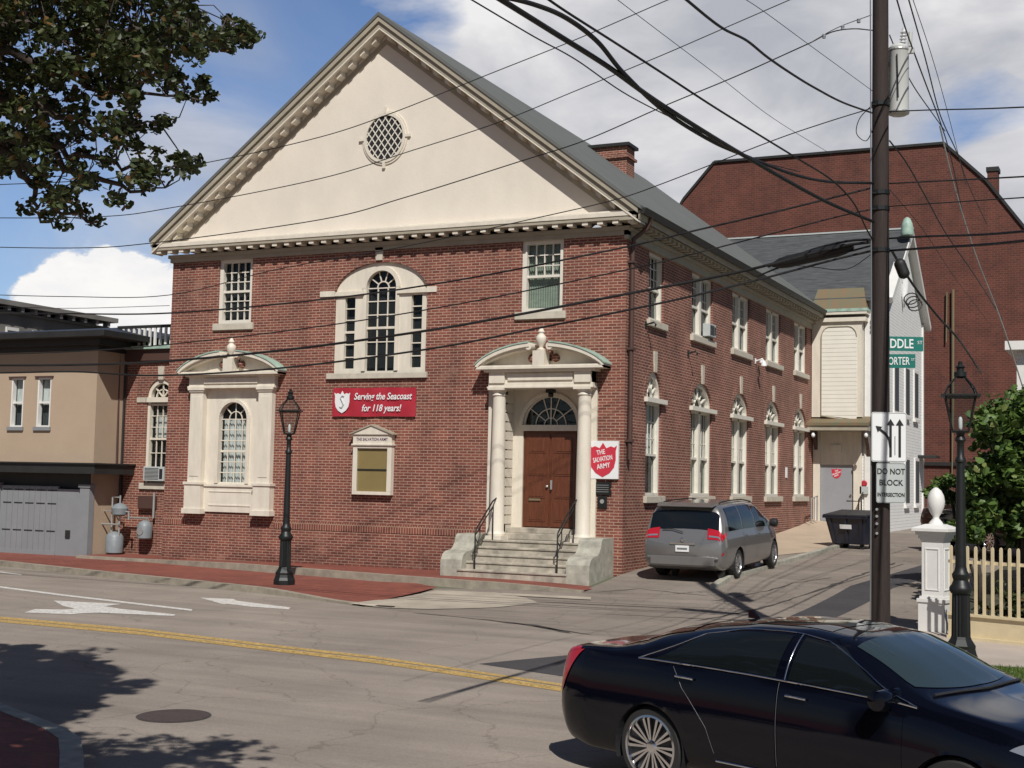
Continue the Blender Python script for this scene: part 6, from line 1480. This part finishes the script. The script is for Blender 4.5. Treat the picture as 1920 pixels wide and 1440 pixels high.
cable('thin wire left of the thick pair at the top centre', [(850, -20), (885, 0), (1000, 68), (1080, 112), (1180, 180), (1311, 246), (1420, 300), (1500, 322)], .007, 11, YP)
cable('wavy twisted black cable from the top to the pole under the transformer', [(1270, -14), (1290, 2), (1330, 35), (1360, 56), (1400, 76), (1440, 108), (1490, 142), (1530, 166), (1580, 192), (1636, 212)], .014, 12, YP)
cable('faint thin wire high left of the pole, lower one', [(1140, -14), (1240, 62), (1350, 145), (1450, 222), (1560, 290)], .004, 14, 24)
cable('faint thin wire high left of the pole, upper one', [(1380, -12), (1430, 20), (1520, 86), (1638, 172)], .004, 14, YP)
cable('thin wire leaving the pole to the right at transformer foot height', [(1668, 209), (1750, 206), (1840, 204), (1940, 200)], .009, YP, 15)
cable('black wire leaving the pole to the right, upper of four', [(1668, 344), (1790, 338), (1940, 330)], .010, YP, 15)
cable('black wire leaving the pole to the right, second of four', [(1668, 387), (1790, 379), (1940, 369)], .008, YP, 15)
cable('thick black cable leaving the pole to the right above the lowest', [(1668, 447), (1740, 443), (1840, 440), (1940, 432)], .015, YP, 15)
cable('thick black cable leaving the pole to the right, lowest', [(1668, 470), (1740, 465), (1840, 459), (1940, 450)], .017, YP, 15)
cable('black wire falling from the top past the transformer to the brick block', [(1676, -20), (1700, 60), (1735, 155), (1764, 232), (1784, 300), (1805, 400)], .012, 17, 34)
cable('black wire falling from the top right of the transformer', [(1700, -14), (1735, 110), (1758, 200), (1772, 238), (1796, 290), (1815, 345), (1850, 420)], .011, 17, 34)
cable('thin black wire falling steeply from the top at the far right', [(1708, -12), (1747, 105), (1778, 215), (1812, 350)], .006, 18, 28)
cable('short black wire from the pole top passing behind the transformer', [(1668, 66), (1690, 118), (1715, 165), (1750, 215), (1772, 246)], .010, YP, 28)
cable('heavy black wire dropping from the pole across the brick block', [(1668, 264), (1700, 306), (1735, 368), (1775, 440), (1830, 520), (1880, 600)], .012, YP, 34)
cable('thick black bundled wire dropping right from the low cables', [(1672, 470), (1690, 500), (1720, 545), (1760, 595), (1800, 640), (1840, 700)], .020, YP, 30)
cable('pale taut guy wire slanting down to the right edge', [(1762, 236), (1790, 352), (1830, 480), (1880, 610), (1935, 780)], .018, 30, 34, mt='galvanised')
cable('thin dark wire from the pole slanting behind the slate roof', [(1668, 355), (1730, 430), (1790, 520), (1850, 600)], .006, YP, 34)
cable('looping black lead hanging left of the pole below the wavy cable', [(1636, 196), (1612, 222), (1606, 250), (1624, 264), (1638, 240)], .007, YP-.05, YP)
cable('short curved lead from the string of insulators to the pole', [(1520, 80), (1560, 60), (1600, 54), (1636, 57)], .009, YP, YP)
cable('thin span wire holding the string of insulators', [(1516, 82), (1570, 52), (1634, 28)], .006, YP, YP)
for i, (px, py, lab) in enumerate([(1545, 67, 'small bell insulator farthest from the pole on the upper left wire'), (1580, 51, 'small bell insulator in the middle of the upper left wire'), (1610, 38, 'small bell insulator nearest the pole on the upper left wire')]):
    c = PT(px, py, YP); m = MB()
    for k in range(3): m.lathe([(.010, -.012), (.028, -.006), (.024, .008), (.006, .012)], 10, (c.x, c.y, c.z-.03+.022*k))
    tag(m.build('insulator', 'meter_grey', smooth=True, auto=40), lab, 'insulator', 'insulators on the upper left wire')
def fat(label, pts, r, name, cat):
    P = [PT(*p) for p in pts]; m = MB(); n = 10; Q = []
    for i in range(n+1): t = i/n*(len(P)-1); k = min(int(t), len(P)-2); Q.append(P[k].lerp(P[k+1], t-k))
    m.tube(Q, [r*(.35 if i in (0, n) else .85 if i in (1, n-1) else 1.0) for i in range(n+1)], 12); return tag(m.build(name, 'wire', smooth=True, auto=50), label, cat)
fat('long black splice case on the thick cable left of the pole', [(1462, 496, 1/(.11/YP+0*YL)*.11), (1598, 462, YP)] if False else [(1448, 497, YP+1.0), (1600, 463, YP+.2)], .095, 'splice_case', 'splice case')
fat('round black cable closure right of the pole below the low cables', [(1684, 486, YP), (1698, 522, YP)], .085, 'cable_closure', 'cable closure')
m = MB(); c = PT(1708, 560, YP+.3)
for k in range(3): m.tube([c+Vector((0.10*math.cos(t)+.03*k, 0.05*math.sin(t), .09*math.sin(t)-.05*k)) for t in np.linspace(0, 2*PI, 14)], .010, 6, cap=False)
tag(m.build('cable_coil', 'wire'), 'small coil of black cable below the round closure', 'cable coil')

# ------------------------------------------------------------------ foliage
def leaf_mesh(name, mt, blobs, size, parent=None, droop=0.3, rs=None):
    """blobs: (centre, radius, count); each leaf a folded, lobed scrap of its own"""
    rs = rs or NR; C_, S_ = [], []
    for c, r, n in blobs:
        d = rs.normal(size=(n, 3)); d /= np.linalg.norm(d, axis=1)[:, None]+1e-9
        rad = r*rs.uniform(0.15, 1.0, (n, 1))**0.6
        C_.append(np.array(c)[None, :]+d*rad*np.array([[1, 1, .8]])); 
    C_ = np.concatenate(C_); n = len(C_)
    sz = size*rs.uniform(.6, 1.25, n)
    nrm = rs.normal(size=(n, 3))*0.75+np.array([[0, 0, 1.0]]); nrm /= np.linalg.norm(nrm, axis=1)[:, None]
    t = rs.normal(size=(n, 3))-np.array([[0, 0, droop]]); t -= nrm*(t*nrm).sum(1)[:, None]; t /= np.linalg.norm(t, axis=1)[:, None]
    b = np.cross(nrm, t); s_ = sz[:, None]
    V = np.stack([C_-t*s_*.48, C_-t*s_*.22+b*s_*.36-nrm*s_*.10, C_+t*s_*.20+b*s_*.32-nrm*s_*.08, C_+t*s_*.58, C_+t*s_*.20-b*s_*.32-nrm*s_*.08, C_-t*s_*.22-b*s_*.36-nrm*s_*.10], 1).reshape(-1, 3)
    F = []
    for i in range(n):
        k = 6*i; F += [(k, k+1, k+2, k+3), (k, k+3, k+4, k+5)]
    me = bpy.data.meshes.new(name); me.from_pydata(V.tolist(), [], F); me.materials.append(MT[mt])
    o = bpy.data.objects.new(name, me); COL.objects.link(o)
    if parent is not None: o.parent = parent
    return o
def inside(poly, x, y):
    c = False; j = len(poly)-1
    for i in range(len(poly)):
        xi, yi = poly[i]; xj, yj = poly[j]
        if (yi > y) != (yj > y) and x < (xj-xi)*(y-yi)/(yj-yi)+xi: c = not c
        j = i
    return c
def proj(p):
    d = Vector(p)-CP; k = d.dot(FW)
    if k <= 0.2: return None
    return 960+FPX*d.dot(RT)/k, 720-FPX*d.dot(UP)/k
# the big tree whose boughs hang in at the upper left: trunk just out of the picture
TB = CP+HR*(-4.7)+HF*8.4; TB.z = zg(TB.x, TB.y)+.1
tree = thing('street_tree', 'large dark-leaved street tree hanging into the sky at upper left', 'tree', tuple(TB))
def rel(p): return Vector(p)-TB
SIL = [(-60, -60), (345, -60), (372, -10), (382, 28), (425, 36), (478, 58), (462, 88), (415, 92), (396, 118), (378, 142), (402, 176), (385, 186), (335, 182), (300, 158), (262, 148), (258, 190), (275, 206), (308, 228), (292, 242), (262, 250), (268, 282), (330, 290), (378, 306), (372, 328), (318, 330), (316, 360), (285, 356), (255, 345), (215, 362), (226, 382), (190, 388), (150, 376), (165, 402), (200, 424), (180, 428), (120, 412), (126, 430), (100, 432), (72, 420), (44, 402), (48, 376), (40, 346), (14, 322), (-60, 300)]
rt = np.random.RandomState(5)
blobs = []; tips = []
k = 0
while k < 540:
    px, py = rt.uniform(-60, 480), rt.uniform(-60, 430)
    if not inside(SIL, px, py): continue
    g = noise.noise(Vector((px/38., py/30., 3.1)))
    dens = 0.10+max(0, (330-py)/700)+max(0, (140-px)/900)
    if g < -0.04-dens*.30 or rt.uniform() > .55+dens: continue
    Y = rt.uniform(6.7, 8.5); c = PT(px, py, Y); r = rt.uniform(.045, .085) if not (py < 150 and px < 330) else rt.uniform(.06, .12)
    blobs.append((rel(c), r, int(14+r*200))); tips.append(rel(c)); k += 1
# hidden upper crown above and left of the frame
def shift(h): return Vector((SUN_TO.x, SUN_TO.y, 0))*(h/math.tan(ELEV))
SHD = [(-700, 1206), (-200, 1206), (60, 1210), (130, 1222), (190, 1240), (215, 1258), (275, 1280), (250, 1300), (195, 1318), (140, 1338), (115, 1360), (140, 1392), (220, 1412), (320, 1416), (430, 1398), (380, 1414), (300, 1432), (180, 1500), (-200, 1640), (-700, 1640)]
k = 0; tries = 0; blobs2 = []
while k < 1300 and tries < 90000:
    tries += 1
    gpt = CP+HR*rt.uniform(-10, -2)+HF*rt.uniform(9, 21); gpt.z = zg(gpt.x, gpt.y); q = proj(gpt)
    if q is None or not inside(SHD, q[0], q[1]): continue
    h = rt.uniform(5.5, 10.0); c = gpt+shift(h)+Vector((0, 0, h)); q = proj(c)
    if q is not None and -40 < q[0] < 1960 and -40 < q[1] < 1480: continue
    if (Vector((c.x, c.y, 0))-Vector((TB.x, TB.y, 0))).length > 9: continue
    blobs2.append((rel(c), rt.uniform(.12, .24), 46)); k += 1
for i in range(120):
    a, rr_, h = rt.uniform(0, 2*PI), rt.uniform(0.3, 1.9), rt.uniform(5.5, 10)
    c = TB+HR*(rr_*math.cos(a)-1.0)+HF*(rr_*math.sin(a))+Vector((0, 0, h)); q = proj(c)
    if q is not None and -60 < q[0] < 1980 and -60 < q[1] < 1500: continue
    blobs2.append((rel(c), .45, 60))
leaf_mesh('crown', 'leaf_maple', blobs, .043, tree)
leaf_mesh('crown', 'leaf_maple', blobs2, .15, tree)
m = MB(); m.tube([(0, 0, -.1), (.03, 0, .5), (.05, .05, 2.2), (.1, .1, 3.6), (.3, .0, 5.2), (.5, .1, 7.0), (.5, .2, 8.8)], [.36, .27, .23, .21, .17, .12, .04], 14)
m.build('trunk', 'bark', tree, smooth=True, auto=60)
LIMBS = [[(-170, 60), (20, 40), (150, 62), (330, 70), (470, 66)], [(-170, 110), (0, 100), (120, 140), (250, 172), (400, 180)], [(-170, 160), (60, 200), (180, 238), (300, 232)], [(-170, 190), (10, 210), (130, 290), (260, 312), (370, 312)], [(-150, 210), (40, 260), (150, 330), (250, 352), (310, 352)], [(-120, 230), (50, 300), (90, 360), (120, 400), (190, 424)], [(-100, 210), (20, 280), (60, 350), (60, 400), (100, 428)], [(-170, 0), (40, -20), (200, 0), (360, 10)]]
lp = []
for j, l in enumerate(LIMBS):
    Y0 = 7.0+.14*j; P = [rel(PT(x, y, Y0+.08*i)) for i, (x, y) in enumerate(l)]
    P = [Vector((.15, .05, 3.6+.25*j))]+P; Q = []
    for a, b in zip(P, P[1:]):
        for i in range(5): Q.append(a.lerp(b, i/5)+Vector(rt.normal(size=3)*.02))
    Q.append(P[-1]); n = len(Q); m = MB(); m.tube(Q, [.045*(1-i/n)**1.3+.004 for i in range(n)], 7); m.build('limb', 'bark', tree, smooth=True, auto=60); lp += Q[3:]
m = MB()
for t_ in tips:
    a = min(lp, key=lambda p: (p-t_).length_squared)
    if (a-t_).length < .45: mid = a.lerp(t_, .5)+Vector(rt.normal(size=3)*.04); m.tube([a, mid, t_], [.005, .0035, .002], 4)
tag(m.build('twigs', 'bark', tree), kind='stuff')

def shrub(name, label, poly, Y0, Y1, nb, r0, r1, base, leaf, mt, cnt, stems=4, seed=1):
    rs = np.random.RandomState(seed); t = thing(name, label, 'shrub' if 'shrub' in name else 'tree', tuple(base)); B = []; k = 0
    while k < nb:
        xs = [p[0] for p in poly]; ys = [p[1] for p in poly]; px, py = rs.uniform(min(xs), max(xs)), rs.uniform(min(ys), max(ys))
        if not inside(poly, px, py) or noise.noise(Vector((px/28., py/24., seed*1.7))) < -.02: continue
        B.append((PT(px, py, rs.uniform(Y0, Y1))-Vector(base), rs.uniform(r0, r1), cnt)); k += 1
    leaf_mesh('foliage', mt, B, leaf, t, rs=rs)
    for i in range(stems):
        c = B[rs.randint(len(B))][0]; m = MB(); m.tube([(rs.uniform(-.1, .1), rs.uniform(-.1, .1), -.05), (c.x*.3, c.y*.3, c.z*.45), (c.x*.75, c.y*.75, c.z*.85)], [.05, .035, .015], 7); m.build('stem', 'bark', t, smooth=True)
    return t
b1 = CP+HR*10.2+HF*27; b1.z = .35
shrub('small_tree', 'leafy green tree behind the picket fence at the right edge', [(2060, 735), (1905, 742), (1868, 755), (1848, 775), (1835, 800), (1842, 822), (1850, 838), (1832, 855), (1818, 875), (1806, 895), (1812, 915), (1818, 935), (1816, 965), (1824, 990), (1840, 1004), (2060, 1010)], 25.5, 28.5, 300, .22, .42, b1, .17, 'leaf_shrub', 46, 5, 3)
b2 = CP+HR*9.3+HF*28; b2.z = .35
shrub('shrub', 'low bright shrub between the gate post finial and the lamp', [(1742, 925), (1752, 905), (1775, 896), (1806, 902), (1806, 940), (1780, 938)], 28.5, 29.5, 26, .12, .22, b2, .13, 'leaf_shrub', 36, 3, 4)
b3 = CP+HR*9.0+HF*26; b3.z = .2
shrub('shrub', 'low shrub just above the pickets right of the lamp base', [(1770, 985), (1830, 980), (1835, 1012), (1780, 1012)], 25.5, 26.5, 24, .12, .2, b3, .13, 'leaf_shrub', 34, 3, 6)
b4 = CP+HR*13+HF*24; b4.z = .1
# weeds at the pole-side and grass on the verge
rs = np.random.RandomState(9); V_, F_ = [], []
for i in range(9000):
    px, py = rs.uniform(1700, 1925), rs.uniform(1228, 1288)
    if not (inside([(1700, 1228), (1820, 1249), (1925, 1254), (1925, 1287), (1850, 1279), (1700, 1262)], px, py)): continue
    g = gp(px, py, .07); a = rs.uniform(0, PI); h = rs.uniform(.03, .075); w = .006; dx, dy = math.cos(a)*w, math.sin(a)*w; lx, ly = rs.normal(0, .02, 2); k = len(V_)
    V_ += [(g.x-dx, g.y-dy, g.z), (g.x+dx, g.y+dy, g.z), (g.x+lx, g.y+ly, g.z+h)]; F_.append((k, k+1, k+2))
me = bpy.data.meshes.new('grass'); me.from_pydata(V_, [], F_); me.materials.append(MT['leaf_grass']); o = bpy.data.objects.new('grass', me); COL.objects.link(o); tag(o, 'short green grass on the verge by the street lamp', 'grass', kind='stuff')
for i, pts in enumerate([[(1636, 449), (1590, 452), (1530, 466), (1470, 488), (1440, 500)], [(1636, 460), (1580, 474), (1520, 482), (1460, 502), (1420, 518)], [(1636, 475), (1600, 500), (1570, 506), (1520, 500), (1470, 497)]]):
    cable(['bundled black cable beside the splice case, upper one', 'bundled black cable beside the splice case, lower one', 'slack black loop hanging under the splice case'][i], pts, (.018, .014, .006)[i], YP, YP+1.2)

# low planting just behind the picket fence
rs = np.random.RandomState(21); B = []
for i in range(150):
    t = rs.uniform(.3, 4.6); w_ = rs.uniform(.45, 2.6); p = Vector((f0.x, f0.y, 0))+fd*t+fn*w_; B.append((Vector((p.x, p.y, .12+rs.uniform(.0, .75)*min(1, w_))), rs.uniform(.12, .26), 34))
gc = leaf_mesh('ground_cover', 'leaf_maple', B, .11, rs=rs); tag(gc, 'dark leafy planting showing between the pickets', 'ground cover', kind='stuff')
